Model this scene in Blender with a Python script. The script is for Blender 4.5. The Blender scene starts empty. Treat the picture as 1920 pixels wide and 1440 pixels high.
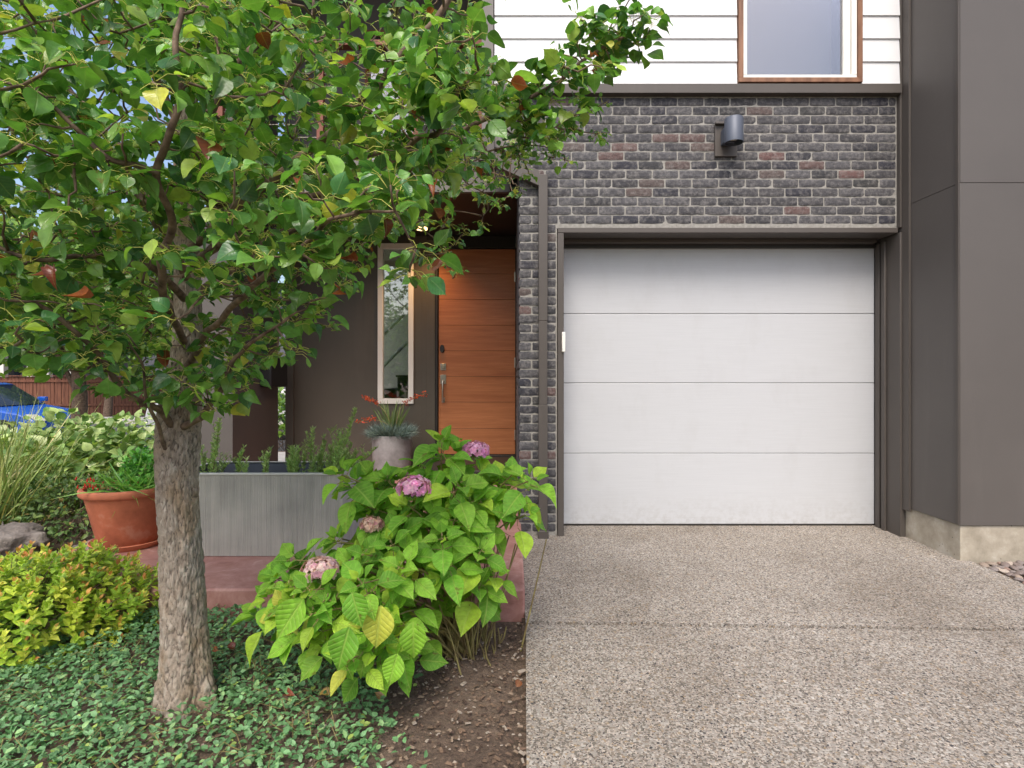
import bpy, bmesh, math, random
import numpy as np
from mathutils import Vector, Matrix, noise
R = math.radians
random.seed(7); rng = np.random.default_rng(7)
S = bpy.context.scene
COL = S.collection

# ------------------------------------------------------------ camera, sky, sun, exposure
F = 1067.0; HZ = 703.0; CX = 960.0; CH = 1.2
cam = bpy.data.cameras.new('camera'); camo = bpy.data.objects.new('camera', cam); COL.objects.link(camo)
cam.sensor_width = 36; cam.lens = F/1920*36; cam.shift_y = -17/1920
cam.clip_start = 0.05; cam.clip_end = 2000
camo.location = (0, 0, CH); camo.rotation_euler = (R(90), 0, 0)
S.camera = camo
SUN_EL, SUN_AZ = R(54), R(190)          # azimuth clockwise from +Y: behind the camera
w = bpy.data.worlds.new('World'); S.world = w; w.use_nodes = True
nt = w.node_tree; bg = nt.nodes['Background']
sky = nt.nodes.new('ShaderNodeTexSky'); sky.sky_type = 'NISHITA'; sky.sun_disc = False
sky.sun_elevation = SUN_EL; sky.sun_rotation = SUN_AZ; sky.dust_density = 4.0; sky.ozone_density = 1.0; sky.air_density = 1.0
nt.links.new(sky.outputs[0], bg.inputs[0]); bg.inputs[1].default_value = 0.15
sl = bpy.data.lights.new('sun', 'SUN'); so = bpy.data.objects.new('sun', sl); COL.objects.link(so)
sl.energy = 1.3; sl.angle = R(28); sl.color = (1, .96, .90)
sd = Vector((math.sin(SUN_AZ)*math.cos(SUN_EL), math.cos(SUN_AZ)*math.cos(SUN_EL), math.sin(SUN_EL)))
so.rotation_euler = (-sd).to_track_quat('-Z', 'Y').to_euler()
S.view_settings.view_transform = 'Standard'; S.view_settings.look = 'None'
S.view_settings.exposure = 0.85; S.view_settings.gamma = 1
S.render.engine = 'CYCLES'
S.cycles.max_bounces = 8; S.cycles.transparent_max_bounces = 8

def P(px, py, Y): return Vector(((px-CX)/F*Y, Y, CH-(py-HZ)/F*Y))

# ------------------------------------------------------------ materials
def srgb(r, g, b):
    return tuple(((c/255+.055)/1.055)**2.4 if c > 10 else c/255/12.92 for c in (r, g, b))
class M:
    def __init__(s, name, col=(.5, .5, .5), rough=.6, metal=0, spec=.5):
        s.m = bpy.data.materials.new(name); s.m.use_nodes = True
        s.t = s.m.node_tree; s.b = s.t.nodes['Principled BSDF']; s.out = s.t.nodes['Material Output']
        s.b.inputs['Base Color'].default_value = (*col, 1); s.b.inputs['Roughness'].default_value = rough
        s.b.inputs['Metallic'].default_value = metal; s.b.inputs['Specular IOR Level'].default_value = spec
        s.col = None; s.h = None; s._co = None
    def n(s, typ, **kw):
        nd = s.t.nodes.new(typ)
        for k, v in kw.items():
            if k in nd.inputs: nd.inputs[k].default_value = v
            else: setattr(nd, k, v)
        return nd
    def l(s, a, b): s.t.links.new(a, b)
    def co(s, scale=(1, 1, 1)):
        if s._co is None: s._co = s.n('ShaderNodeTexCoord')
        mp = s.n('ShaderNodeMapping'); mp.inputs['Scale'].default_value = scale
        s.l(s._co.outputs['Object'], mp.inputs[0]); return mp.outputs[0]
    def noise(s, sc, det=4, rough=.55, scale=(1, 1, 1), dist=0):
        n = s.n('ShaderNodeTexNoise'); n.inputs['Scale'].default_value = sc; n.inputs['Detail'].default_value = det
        n.inputs['Roughness'].default_value = rough; n.inputs['Distortion'].default_value = dist
        s.l(s.co(scale), n.inputs['Vector']); return n.outputs[0]
    def voro(s, sc, scale=(1, 1, 1), feature='F1'):
        n = s.n('ShaderNodeTexVoronoi', feature=feature); n.inputs['Scale'].default_value = sc
        s.l(s.co(scale), n.inputs['Vector']); return n
    def ramp(s, fac, stops, interp='LINEAR'):
        r = s.n('ShaderNodeValToRGB'); r.color_ramp.interpolation = interp
        e = r.color_ramp.elements
        while len(e) < len(stops): e.new(.5)
        for el, (p, c) in zip(e, stops):
            el.position = p; el.color = (*c, 1) if len(c) == 3 else c
        s.l(fac, r.inputs[0]); return r.outputs[0]
    def math(s, op, a, b=0.0, c=0.0):
        n = s.n('ShaderNodeMath', operation=op)
        for i, v in enumerate((a, b, c)):
            if hasattr(v, 'links'): s.l(v, n.inputs[i])
            else: n.inputs[i].default_value = v
        return n.outputs[0]
    def mix(s, fac, a, b, mode='MIX'):
        n = s.n('ShaderNodeMix', data_type='RGBA', blend_type=mode)
        for sock, v in ((n.inputs[0], fac), (n.inputs[6], a), (n.inputs[7], b)):
            if hasattr(v, 'links'): s.l(v, sock)
            elif isinstance(v, tuple): sock.default_value = (*v, 1)
            else: sock.default_value = v
        return n.outputs[2]
    def color(s, c): s.l(c, s.b.inputs['Base Color']); return s
    def attr(s, name): return s.n('ShaderNodeAttribute', attribute_name=name).outputs['Color']
    def bump(s, h, strength=.3, dist=.01, prev=None):
        n = s.n('ShaderNodeBump'); n.inputs['Strength'].default_value = strength; n.inputs['Distance'].default_value = dist
        s.l(h, n.inputs['Height'])
        if prev: s.l(prev, n.inputs['Normal'])
        s.l(n.outputs[0], s.b.inputs['Normal']); return n.outputs[0]

def paint(name, c, var=.12, rough=.55, bumps=.12):
    m = M(name, c, rough)
    n = m.noise(1.7, 5, .6); f = m.noise(90, 3, .6)
    d = tuple(x*(1-var) for x in c); u = tuple(x*(1+var) for x in c)
    a = m.ramp(n, [(.3, d), (.7, u)])
    sp = m.ramp(m.noise(260, 2, .5), [(.72, (0, 0, 0)), (.8, (1, 1, 1))])
    stn = m.ramp(m.noise(3.2, 6, .7, (1, 1, .12)), [(.56, (0, 0, 0)), (.8, (.3, .3, .3))])
    a = m.mix(stn, a, tuple(x*1.5+.01 for x in c))
    m.color(m.mix(m.math('MULTIPLY', sp, .35), a, tuple(min(1, x*2.2+.03) for x in c)))
    m.bump(f, bumps, .002); return m
PAINT = paint('grey_brown_paint', srgb(86, 81, 77), .06)
TRIM = paint('brown_trim_paint', srgb(79, 73, 68), .08)
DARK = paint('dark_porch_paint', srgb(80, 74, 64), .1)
BLACKISH = paint('near_black_paint', srgb(38, 35, 32), .1, .5)
FASCIA = paint('grey_fascia_paint', srgb(104, 99, 94), .08)
WHITE = paint('white_siding_paint', (.74, .745, .75), .03, .5, .05)
VINYL = paint('white_vinyl', (.80, .78, .72), .03, .35, .02)
OAK = M('weathered_wood_trim', srgb(120, 82, 60), .6)
OAK.color(OAK.ramp(OAK.noise(14, 5, .6, (1, 1, .15)), [(.3, srgb(96, 62, 44)), (.7, srgb(150, 108, 80))]))

GD = M('white_garage_door_steel', (.5, .5, .51), .45)
_g = GD.noise(60, 4, .6, (.06, 1, 2.2))
GD.color(GD.ramp(_g, [(.3, (.475, .485, .50)), (.7, (.505, .515, .53))]))
_sx = GD.n('ShaderNodeSeparateXYZ'); GD.l(GD.co(), _sx.inputs[0])
_low = GD.ramp(_sx.outputs[2], [(.0, (1, 1, 1)), (.28, (0, 0, 0))])
_dirt = GD.math('MULTIPLY', _low, GD.ramp(GD.noise(24, 6, .75), [(.42, (0, 0, 0)), (.75, (.55, .55, .55))]))
_sc = GD.ramp(GD.noise(5, 6, .7, (1, 1, .5)), [(.5, (0, 0, 0)), (.8, (.14, .14, .14))])
_base = GD.ramp(_g, [(.3, (.475, .485, .50)), (.7, (.505, .515, .53))])
GD.color(GD.mix(GD.math('MAXIMUM', _dirt, _sc), _base, (.28, .26, .23)))
GD.bump(GD.math('ADD', _g, GD.noise(2.2, 2, .5)), .3, .0016)

BR = M('brick_faces', (.1, .1, .1), .85)
_n1 = BR.noise(35, 5, .65); _n2 = BR.noise(9, 4, .6)
c0 = BR.mix(BR.math('MULTIPLY', BR.ramp(_n1, [(.45, (0, 0, 0)), (.72, (1, 1, 1))]), .46), BR.attr('lc'), srgb(150, 146, 142))
c0 = BR.mix(BR.math('MULTIPLY', BR.ramp(BR.noise(60, 3, .6), [(.3, (1, 1, 1)), (.5, (0, 0, 0))]), .55), c0, srgb(38, 36, 38))
BR.color(c0)
BR.bump(BR.noise(110, 4, .7), .6, .004)
MO = M('mortar', srgb(140, 136, 128), .9)
MO.color(MO.ramp(MO.noise(40, 4), [(.3, srgb(128, 125, 119)), (.7, srgb(160, 157, 150))])); MO.bump(MO.noise(150, 4), .5, .003)

AG = M('exposed_aggregate', (.3, .28, .26), .85)
v1 = AG.voro(92); v2 = AG.voro(210)
pc = AG.ramp(v1.outputs['Color'], [(0, srgb(112, 106, 98)), (.3, srgb(152, 147, 140)), (.55, srgb(132, 122, 110)), (.68, srgb(176, 172, 165)), (.8, srgb(156, 138, 114)), (.86, srgb(64, 62, 64)), (.94, srgb(205, 200, 194))], 'CONSTANT')
sepc = AG.n('ShaderNodeSeparateColor'); AG.l(v2.outputs['Color'], sepc.inputs[0])
pc2 = AG.ramp(sepc.outputs[1], [(0, srgb(150, 140, 130)), (.4, srgb(172, 164, 155)), (.6, srgb(92, 84, 78)), (.75, srgb(190, 180, 168)), (.9, srgb(56, 54, 58))], 'CONSTANT')
pm = AG.mix(AG.ramp(v1.outputs['Distance'], [(.45, (0, 0, 0)), (.6, (1, 1, 1))]), pc, pc2)
st = AG.ramp(AG.noise(1.1, 7, .68), [(.35, (.66, .63, .59)), (.48, (.82, .805, .78)), (.66, (.95, .945, .93))])
pm = AG.mix(1.0, pm, st, 'MULTIPLY')
wx = AG.n('ShaderNodeTexCoord'); sx = AG.n('ShaderNodeSeparateXYZ'); AG.l(wx.outputs['Object'], sx.inputs[0])
AG.color(pm)
AG.bump(AG.math('ADD', AG.math('MULTIPLY', v1.outputs['Distance'], -1), AG.math('MULTIPLY', v2.outputs['Distance'], -.5)), .5, .004)

CO = M('foundation_concrete', srgb(160, 150, 135), .85)
cc = CO.ramp(CO.noise(5, 6, .65), [(.3, srgb(128, 120, 104)), (.55, srgb(165, 156, 140)), (.75, srgb(190, 184, 172))])
holes = CO.ramp(CO.voro(22, (1, 1, 1.3)).outputs['Distance'], [(.07, (1, 1, 1)), (.11, (0, 0, 0))])
hm = CO.math('MULTIPLY', holes, CO.ramp(CO.noise(7, 2), [(.5, (0, 0, 0)), (.56, (1, 1, 1))]))
CO.color(CO.mix(CO.math('MULTIPLY', hm, .8), cc, srgb(60, 54, 46)))
CO.bump(CO.math('SUBTRACT', CO.noise(60, 4), hm), .4, .004)

SLAB = M('red_stained_concrete', srgb(150, 100, 92), .55)
s1 = SLAB.noise(5, 7, .7, (1, 1, 1), 1.2)
SLAB.color(SLAB.ramp(s1, [(.25, srgb(126, 84, 76)), (.42, srgb(160, 112, 102)), (.58, srgb(176, 132, 122)), (.75, srgb(202, 170, 162))]))
SLAB.bump(SLAB.noise(25, 6, .65), .35, .008)

SOIL = M('garden_soil', srgb(90, 72, 58), .95)
SOIL.color(SOIL.mix(.5, SOIL.ramp(SOIL.noise(45, 7, .75), [(.3, srgb(64, 50, 42)), (.5, srgb(104, 86, 72)), (.7, srgb(140, 120, 102))]), SOIL.ramp(SOIL.noise(3, 4), [(.35, srgb(88, 72, 60)), (.65, srgb(126, 108, 92))])))
SOIL.bump(SOIL.noise(70, 6, .7), 1.0, .02)

BK = M('pear_bark', srgb(120, 100, 84), .9)
bn = BK.noise(34, 7, .72, (1, 1, .55), .6)
bc = BK.ramp(bn, [(.22, srgb(88, 76, 66)), (.38, srgb(140, 125, 110)), (.56, srgb(170, 157, 142)), (.75, srgb(202, 192, 178))])
bc = BK.mix(BK.ramp(BK.noise(5, 3), [(.5, (0, 0, 0)), (.62, (.45, .45, .45))]), bc, srgb(158, 130, 92))
crack = BK.ramp(BK.attr('lc'), [(.0, (.8, .8, .8)), (.34, (0, 0, 0))])
BK.color(BK.mix(crack, bc, srgb(40, 30, 25)))
BK.bump(BK.noise(60, 6, .7, (1, 1, .5), .5), .8, .006, BK.bump(bn, .9, .012))
TW = M('branch_bark', srgb(104, 84, 68), .8)
TW.color(TW.ramp(TW.noise(30, 4), [(.3, srgb(70, 52, 42)), (.7, srgb(138, 116, 96))])); TW.bump(TW.noise(120, 3), .4, .003)

def leafmat(name, trans=.3, rough=.38, nv=9, vein=.35, veincol=(.45, .6, .2), bumpd=.003, spots=0, side=.6):
    m = M(name, (.1, .2, .05), rough)
    uv = m.n('ShaderNodeUVMap', uv_map='UVMap').outputs[0]
    s = m.n('ShaderNodeSeparateXYZ'); m.l(uv, s.inputs[0])
    au = m.math('ABSOLUTE', m.math('SUBTRACT', s.outputs[0], .5))
    mid = m.math('SUBTRACT', 1.0, m.math('MINIMUM', m.math('MULTIPLY', au, 28), 1.0))
    ph = m.math('MULTIPLY', m.math('SUBTRACT', s.outputs[1], m.math('MULTIPLY', au, .75)), nv*6.283)
    wv = m.math('POWER', m.math('ABSOLUTE', m.math('SINE', m.math('MULTIPLY', ph, .5))), 10.0)
    wv = m.math('SUBTRACT', 1.0, m.math('POWER', m.math('ABSOLUTE', m.math('SINE', m.math('MULTIPLY', ph, .5))), .35))
    v = m.math('MAXIMUM', mid, m.math('MULTIPLY', wv, side))
    c = m.attr('lc')
    mott = m.ramp(m.noise(40, 3), [(.3, (.75, .75, .75)), (.7, (1.15, 1.15, 1.15))])
    c = m.mix(1.0, c, mott, 'MULTIPLY')
    c = m.mix(m.math('MULTIPLY', v, vein), c, veincol)
    if spots:
        sp = m.ramp(m.noise(26, 3), [(.66, (0, 0, 0)), (.71, (1, 1, 1))])
        c = m.mix(m.math('MULTIPLY', sp, spots), c, srgb(96, 58, 30))
    m.color(c); m.bump(m.math('MULTIPLY', v, -1), .5, bumpd)
    tr = m.n('ShaderNodeBsdfTranslucent'); tc = m.mix(1.0, c, (1.25, 1.35, .55), 'MULTIPLY'); m.l(tc, tr.inputs[0])
    mx = m.n('ShaderNodeMixShader'); mx.inputs[0].default_value = trans
    m.l(m.b.outputs[0], mx.inputs[1]); m.l(tr.outputs[0], mx.inputs[2]); m.l(mx.outputs[0], m.out.inputs[0])
    return m
PEAR = leafmat('pear_leaf', .36, .27, 7, .2, srgb(178, 200, 120), .002, .5, .3)
HYD = leafmat('hydrangea_leaf', .34, .58, 8, .42, srgb(186, 206, 110), .009, .6)
HYD.b.inputs['Specular IOR Level'].default_value = .3
SMALL = leafmat('small_leaf', .25, .45, 4, .15, srgb(150, 180, 110))
GRASS = leafmat('blade', .2, .5, 1, .0)
PETI = M('leaf_stalk', srgb(200, 200, 100), .5)
FLOR = leafmat('petal', .35, .6, 3, .2, srgb(240, 200, 225))
STEMC = M('hydrangea_cane', srgb(128, 112, 70), .7)
STEMC.color(STEMC.ramp(STEMC.noise(20, 3), [(.3, srgb(98, 78, 52)), (.7, srgb(150, 142, 84))]))
TERRA = M('terracotta', srgb(190, 98, 60), .75)
TERRA.color(TERRA.ramp(TERRA.noise(7, 6, .65), [(.3, srgb(160, 92, 64)), (.55, srgb(190, 112, 80)), (.75, srgb(204, 150, 124))])); TERRA.bump(TERRA.noise(90, 3), .15, .002)
GPOT = M('grey_pot_concrete', srgb(120, 112, 108), .8)
GPOT.color(GPOT.ramp(GPOT.noise(9, 6, .65), [(.3, srgb(120, 118, 117)), (.7, srgb(158, 156, 154))])); GPOT.bump(GPOT.noise(60, 4), .3, .003)
GALV = M('galvanised_steel', srgb(150, 152, 148), .65, 0)
GALV.color(GALV.mix(.5, GALV.ramp(GALV.noise(3.5, 5, .6), [(.3, srgb(146, 144, 138)), (.7, srgb(198, 194, 184))]), GALV.ramp(GALV.noise(60, 3, .6, (1, 1, .03)), [(.35, srgb(154, 151, 144)), (.65, srgb(186, 182, 174))])))
GALVR = M('galvanised_rim', srgb(196, 196, 188), .5, .2)
WOODD = M('cedar_door', srgb(160, 84, 40), .42)
wn = WOODD.noise(22, 6, .65, (.10, 1, 1.6), .4)
WOODD.color(WOODD.mix(.35, WOODD.ramp(wn, [(.3, srgb(150, 90, 54)), (.5, srgb(170, 105, 64)), (.7, srgb(188, 124, 80))]), WOODD.ramp(WOODD.noise(2.6, 2, .5, (.25, 1, 2.2)), [(.35, srgb(150, 90, 54)), (.65, srgb(184, 120, 76))])))
WOODD.bump(wn, .1, .002)
METAL = M('satin_nickel', srgb(190, 184, 172), .3, .9)
BLK = M('black_metal', srgb(30, 30, 32), .45)
LAMPM = M('slate_lamp_metal', srgb(84, 90, 102), .5, .2)
LENS = M('lamp_lens', srgb(200, 196, 180), .3)
ROCK = M('boulder_stone', srgb(120, 112, 106), .9)
ROCK.color(ROCK.ramp(ROCK.noise(6, 7, .7), [(.3, srgb(78, 70, 66)), (.55, srgb(124, 116, 110)), (.75, srgb(158, 150, 142))])); ROCK.bump(ROCK.noise(16, 7, .7), .9, .03)
PEB = M('river_pebble', (.3, .28, .26), .6)
PEB.color(PEB.mix(PEB.math('MULTIPLY', PEB.noise(40, 3), .4), PEB.attr('lc'), srgb(150, 140, 130)))
CHIP = M('mulch_chip', (.2, .14, .1), .9); CHIP.color(CHIP.attr('lc'))
PLAINW = M('interior_wall', srgb(205, 200, 184), .8)
DARKIN = M('interior_dark', srgb(70, 62, 54), .8)
def glassmat(name, tint=(.9, .95, .93), rough=.02, refl=.35):
    m = M(name); g = m.n('ShaderNodeBsdfGlossy'); g.inputs['Roughness'].default_value = rough
    g.inputs['Color'].default_value = (1, 1, 1, 1)
    t = m.n('ShaderNodeBsdfTransparent'); t.inputs[0].default_value = (*tint, 1)
    fr = m.n('ShaderNodeFresnel'); fr.inputs[0].default_value = 1.5
    f = m.math('ADD', fr.outputs[0], refl); f = m.math('MINIMUM', f, 1.0)
    mx = m.n('ShaderNodeMixShader'); m.l(f, mx.inputs[0]); m.l(t.outputs[0], mx.inputs[1]); m.l(g.outputs[0], mx.inputs[2])
    m.l(mx.outputs[0], m.out.inputs[0]); return m
GLASS = glassmat('window_glass', refl=.10)
GLASSU = glassmat('upper_window_glass', tint=(.8, .8, .84), refl=.10)
CARW = M('white_car_paint', (.7, .7, .7), .3); CARB = M('blue_car_paint', srgb(30, 84, 176), .25)
CARG = M('car_glass', srgb(36, 44, 54), .08); TYRE = M('tyre_rubber', srgb(28, 28, 28), .85)
FENCE = M('brown_fence_wood', srgb(108, 66, 48), .8)
FENCE.color(FENCE.ramp(FENCE.noise(8, 4, .6, (3, 1, .2)), [(.3, srgb(80, 46, 34)), (.7, srgb(130, 84, 62))]))
ASPH = M('asphalt', srgb(70, 70, 72), .9); ASPH.color(ASPH.ramp(ASPH.noise(40, 5, .7), [(.3, (.04, .04, .042)), (.7, (.09, .09, .09))]))
PAVE = M('pale_pavement', srgb(190, 182, 172), .85); PAVE.color(PAVE.ramp(PAVE.noise(6, 5), [(.3, (.36, .34, .31)), (.7, (.5, .48, .45))]))
LAWN = M('lawn_green', srgb(80, 110, 50), .9); LAWN.color(LAWN.ramp(LAWN.noise(20, 5), [(.3, srgb(50, 76, 30)), (.7, srgb(104, 130, 62))]))
FARW = M('far_house_siding', (.5, .5, .5), .7); FARG = M('far_house_grey', srgb(90, 92, 100), .7)
RAILW = M('red_brown_wood', srgb(120, 66, 46), .6)

# ------------------------------------------------------------ object helpers
def tag(o, label=None, cat=None, group=None, kind=None):
    for k, v in (('label', label), ('category', cat), ('group', group), ('kind', kind)):
        if v: o[k] = v
    return o
def empty(name, loc, label, cat, group=None, rz=0):
    o = bpy.data.objects.new(name, None); COL.objects.link(o); o.location = loc; o.rotation_euler.z = rz
    o.empty_display_size = .1
    return tag(o, label, cat, group)
def fix_parent(o, parent):
    if parent:
        o.parent = parent
        mw = Matrix.Identity(4); q = parent; chain = []
        while q: chain.append(q); q = q.parent
        for q in reversed(chain): mw = mw @ q.matrix_parent_inverse @ q.matrix_basis
        o.matrix_parent_inverse = mw.inverted()
class MB:
    """collects world-space geometry and links it as one mesh object"""
    def __init__(s): s.v = []; s.f = []; s.mi = []; s.c = []; s.sm = []; s.cc = (1, 1, 1)
    def add(s, vs, fs, mi=0, smooth=False):
        b = len(s.v); s.v += [tuple(v) for v in vs]; s.c += [s.cc]*len(vs)
        for f in fs: s.f.append([b+i for i in f]); s.mi.append(mi); s.sm.append(smooth)
    def box(s, x0, x1, y0, y1, z0, z1, mi=0):
        vs = [(x, y, z) for x in (x0, x1) for y in (y0, y1) for z in (z0, z1)]
        s.add(vs, [(0, 1, 3, 2), (4, 6, 7, 5), (0, 4, 5, 1), (2, 3, 7, 6), (0, 2, 6, 4), (1, 5, 7, 3)], mi)
    def tube(s, pts, rad, k=6, mi=0, cap=True):
        pts = [Vector(p) for p in pts]
        if not hasattr(rad, '__len__'): rad = [rad]*len(pts)
        ref = None; vs = []
        for i, p in enumerate(pts):
            d = (pts[min(i+1, len(pts)-1)]-pts[max(i-1, 0)]).normalized()
            if ref is None: ref = d.orthogonal().normalized()
            ref = (ref-d*ref.dot(d)).normalized(); q = d.cross(ref)
            for j in range(k):
                a = 2*math.pi*j/k; vs.append(p+(ref*math.cos(a)+q*math.sin(a))*rad[i])
        fs = [(i*k+j, i*k+(j+1) % k, (i+1)*k+(j+1) % k, (i+1)*k+j) for i in range(len(pts)-1) for j in range(k)]
        if cap: fs += [tuple(range(k-1, -1, -1)), tuple((len(pts)-1)*k+j for j in range(k))]
        s.add(vs, fs, mi, True)
    def lathe(s, c, prof, k=48, mi=0):
        vs = [(c[0]+r*math.cos(2*math.pi*j/k), c[1]+r*math.sin(2*math.pi*j/k), c[2]+z) for r, z in prof for j in range(k)]
        fs = [(i*k+j, i*k+(j+1) % k, (i+1)*k+(j+1) % k, (i+1)*k+j) for i in range(len(prof)-1) for j in range(k)]
        s.add(vs, fs, mi, True)
    def build(s, name, mats, parent=None, bevel=0):
        me = bpy.data.meshes.new(name); me.from_pydata(s.v, [], s.f)
        if not isinstance(mats, (list, tuple)): mats = [mats]
        for m in mats: me.materials.append(m.m)
        me.polygons.foreach_set('material_index', s.mi); me.polygons.foreach_set('use_smooth', s.sm)
        a = me.attributes.new('lc', 'FLOAT_COLOR', 'POINT')
        a.data.foreach_set('color', np.c_[np.array(s.c, dtype=np.float32), np.ones(len(s.c), np.float32)].ravel())
        me.update()
        bm = bmesh.new(); bm.from_mesh(me); bmesh.ops.recalc_face_normals(bm, faces=bm.faces); bm.to_mesh(me); bm.free()
        if len(s.v) < 20000: me.set_sharp_from_angle(angle=R(50))
        o = bpy.data.objects.new(name, me); COL.objects.link(o); fix_parent(o, parent)
        if bevel:
            md = o.modifiers.new('bevel', 'BEVEL'); md.width = bevel; md.segments = 2; md.limit_method = 'ANGLE'
        return o
def boxpart(name, mat, parent, *boxes, bevel=.002):
    m = MB()
    for b in boxes: m.box(*b)
    return m.build(name, mat, parent, bevel)

def template(outline, cols=3, fold=.18):
    """leaf outline [(t, halfwidth)] -> verts, faces, uv. Length along +Y, normal +Z"""
    vs = []; uv = []; fs = []; rows = []
    for t, hw in outline:
        if hw <= 0: rows.append([len(vs)]); vs.append((0, t, 0)); uv.append((.5, t))
        else:
            r = []
            for j in range(cols):
                u = j/(cols-1)*2-1
                r.append(len(vs)); vs.append((u*hw, t, abs(u)*hw*fold*2)); uv.append((.5+u*hw, t))
            rows.append(r)
    for a, b in zip(rows, rows[1:]):
        if len(a) == 1: fs += [(a[0], b[j+1], b[j]) for j in range(len(b)-1)]
        elif len(b) == 1: fs += [(a[j], a[j+1], b[0]) for j in range(len(a)-1)]
        else: fs += [(a[j], a[j+1], b[j+1], b[j]) for j in range(len(a)-1)]
    return np.array(vs, float), fs, np.array(uv, float)
T_PEAR = template([(0, 0), (.06, .2), (.2, .37), (.4, .41), (.6, .33), (.78, .19), (.9, .075), (1, 0)])
T_HYD = template([(0, 0), (.07, .12), (.16, .22), (.26, .29), (.36, .315), (.46, .31), (.56, .28), (.66, .23), (.76, .16), (.86, .085), (.93, .035), (1, 0)], 5, .16)
T_SMALL = template([(0, 0), (.3, .24), (.65, .2), (1, 0)], 3, .15)
T_OVAL = template([(0, 0), (.25, .3), (.6, .32), (1, 0)], 3, .12)
T_BLADE = template([(0, .016), (.35, .018), (.7, .012), (1, 0)], 2, 0)
T_NEEDLE = template([(0, .06), (.6, .075), (1, 0)], 2, 0)
T_PETAL = template([(0, .1), (.35, .36), (.75, .42), (1, .15)], 3, .1)

class Leaves:
    """one mesh made of many leaves, each with its own direction, bend, size and colour"""
    def __init__(s): s.parts = []
    def add(s, T, pos, axis, nrm, size, col, droop=.2, width=1.0, foldv=1.0, mi=0, twist=0.0, serr=0.0):
        N = len(pos)
        if N == 0: return
        V, Fc, UV = T
        axis = axis/np.linalg.norm(axis, axis=1, keepdims=True)
        x = np.cross(axis, nrm); x /= np.linalg.norm(x, axis=1, keepdims=True)+1e-9
        z = np.cross(x, axis)
        size = np.broadcast_to(size, (N,)); droop = np.broadcast_to(droop, (N,)); width = np.broadcast_to(width, (N,)); foldv = np.broadcast_to(foldv, (N,))
        t = V[:, 1][None, :]
        lx = V[:, 0][None, :]*width[:, None]
        if serr: lx = lx*(1+serr*np.sin(t*60+rng.random((N, 1))*6))
        wob = np.sin(t*7+rng.random((N, 1))*6.28)*.03*np.sign(V[:, 0])[None, :]*twist
        lz = V[:, 2][None, :]*foldv[:, None] - droop[:, None]*t**2 + wob
        ly = t*(1-.35*np.abs(droop)[:, None]*t)
        W = pos[:, None, :] + size[:, None, None]*(lx[..., None]*x[:, None, :] + ly[..., None]*axis[:, None, :] + lz[..., None]*z[:, None, :])
        s.parts.append((W.reshape(-1, 3), Fc, UV, N, len(V), np.broadcast_to(col, (N, 3)), mi))
    def build(s, name, mats, parent=None):
        vs = []; li = []; lt = []; uvs = []; cols = []; mis = []; base = 0
        for W, Fc, UV, N, nv, col, mi in s.parts:
            flat = np.array([i for f in Fc for i in f]); tot = np.array([len(f) for f in Fc])
            off = base + np.arange(N)*nv
            li.append((flat[None, :]+off[:, None]).ravel()); lt.append(np.tile(tot, N)); vs.append(W)
            uvs.append(np.tile(UV[flat], (N, 1))); cols.append(np.repeat(col, nv, axis=0)); mis.append(np.full(N*len(Fc), mi))
            base += N*nv
        vs = np.concatenate(vs); li = np.concatenate(li); lt = np.concatenate(lt); uvs = np.concatenate(uvs); cols = np.concatenate(cols); mis = np.concatenate(mis)
        me = bpy.data.meshes.new(name)
        me.vertices.add(len(vs)); me.vertices.foreach_set('co', vs.astype(np.float32).ravel())
        me.loops.add(len(li)); me.loops.foreach_set('vertex_index', li.astype(np.int32))
        me.polygons.add(len(lt)); me.polygons.foreach_set('loop_start', np.r_[0, np.cumsum(lt)[:-1]].astype(np.int32))
        me.polygons.foreach_set('material_index', mis.astype(np.int32))
        me.update(calc_edges=True)
        me.polygons.foreach_set('use_smooth', np.ones(len(lt), bool))
        u = me.uv_layers.new(name='UVMap'); u.data.foreach_set('uv', uvs.astype(np.float32).ravel())
        a = me.attributes.new('lc', 'FLOAT_COLOR', 'POINT'); a.data.foreach_set('color', np.c_[cols, np.ones(len(cols))].astype(np.float32).ravel())
        if not isinstance(mats, (list, tuple)): mats = [mats]
        for m in mats: me.materials.append(m.m)
        me.validate()
        o = bpy.data.objects.new(name, me); COL.objects.link(o); fix_parent(o, parent); return o
def rdir(n, zmin=-1, zmax=1):
    z = rng.uniform(zmin, zmax, n); a = rng.uniform(0, 2*np.pi, n); r = np.sqrt(np.clip(1-z*z, 0, 1))
    return np.c_[r*np.cos(a), r*np.sin(a), z]
def pal(n, cols, wts, jit=.15):
    c = np.array([srgb(*q) for q in cols]); i = rng.choice(len(cols), n, p=np.array(wts)/sum(wts))
    j = np.clip(rng.normal(1, jit, (n, 1)), .5, 1.6); return c[i]*j

# ------------------------------------------------------------ ground, driveway, slab
GZ = -.08
def sstep(a, b, t):
    t = max(0, min(1, (t-a)/(b-a))); return t*t*(3-2*t)
def gh(x, y):
    d = math.hypot(x*.6, max(0, y-1))
    return GZ - .42*sstep(8.5, 12, d)
g = MB(); xs = [-400, -150, -60]+[-40+2*i for i in range(12)]+[-16+1*i for i in range(10)]+[-6+.5*i for i in range(24)]+[6, 9, 14, 30, 80, 400]
ys = [-200, -60, -20, -10, -5]+[-3+.5*i for i in range(26)]+[10+1*i for i in range(10)]+[20, 30, 60, 150, 400]
vs = [(x, y, gh(x, y)) for y in ys for x in xs]; nx = len(xs)
g.add(vs, [(j*nx+i, j*nx+i+1, (j+1)*nx+i+1, (j+1)*nx+i) for j in range(len(ys)-1) for i in range(nx-1)], 0, True)
tag(g.build('ground', SOIL), kind='structure')
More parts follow.
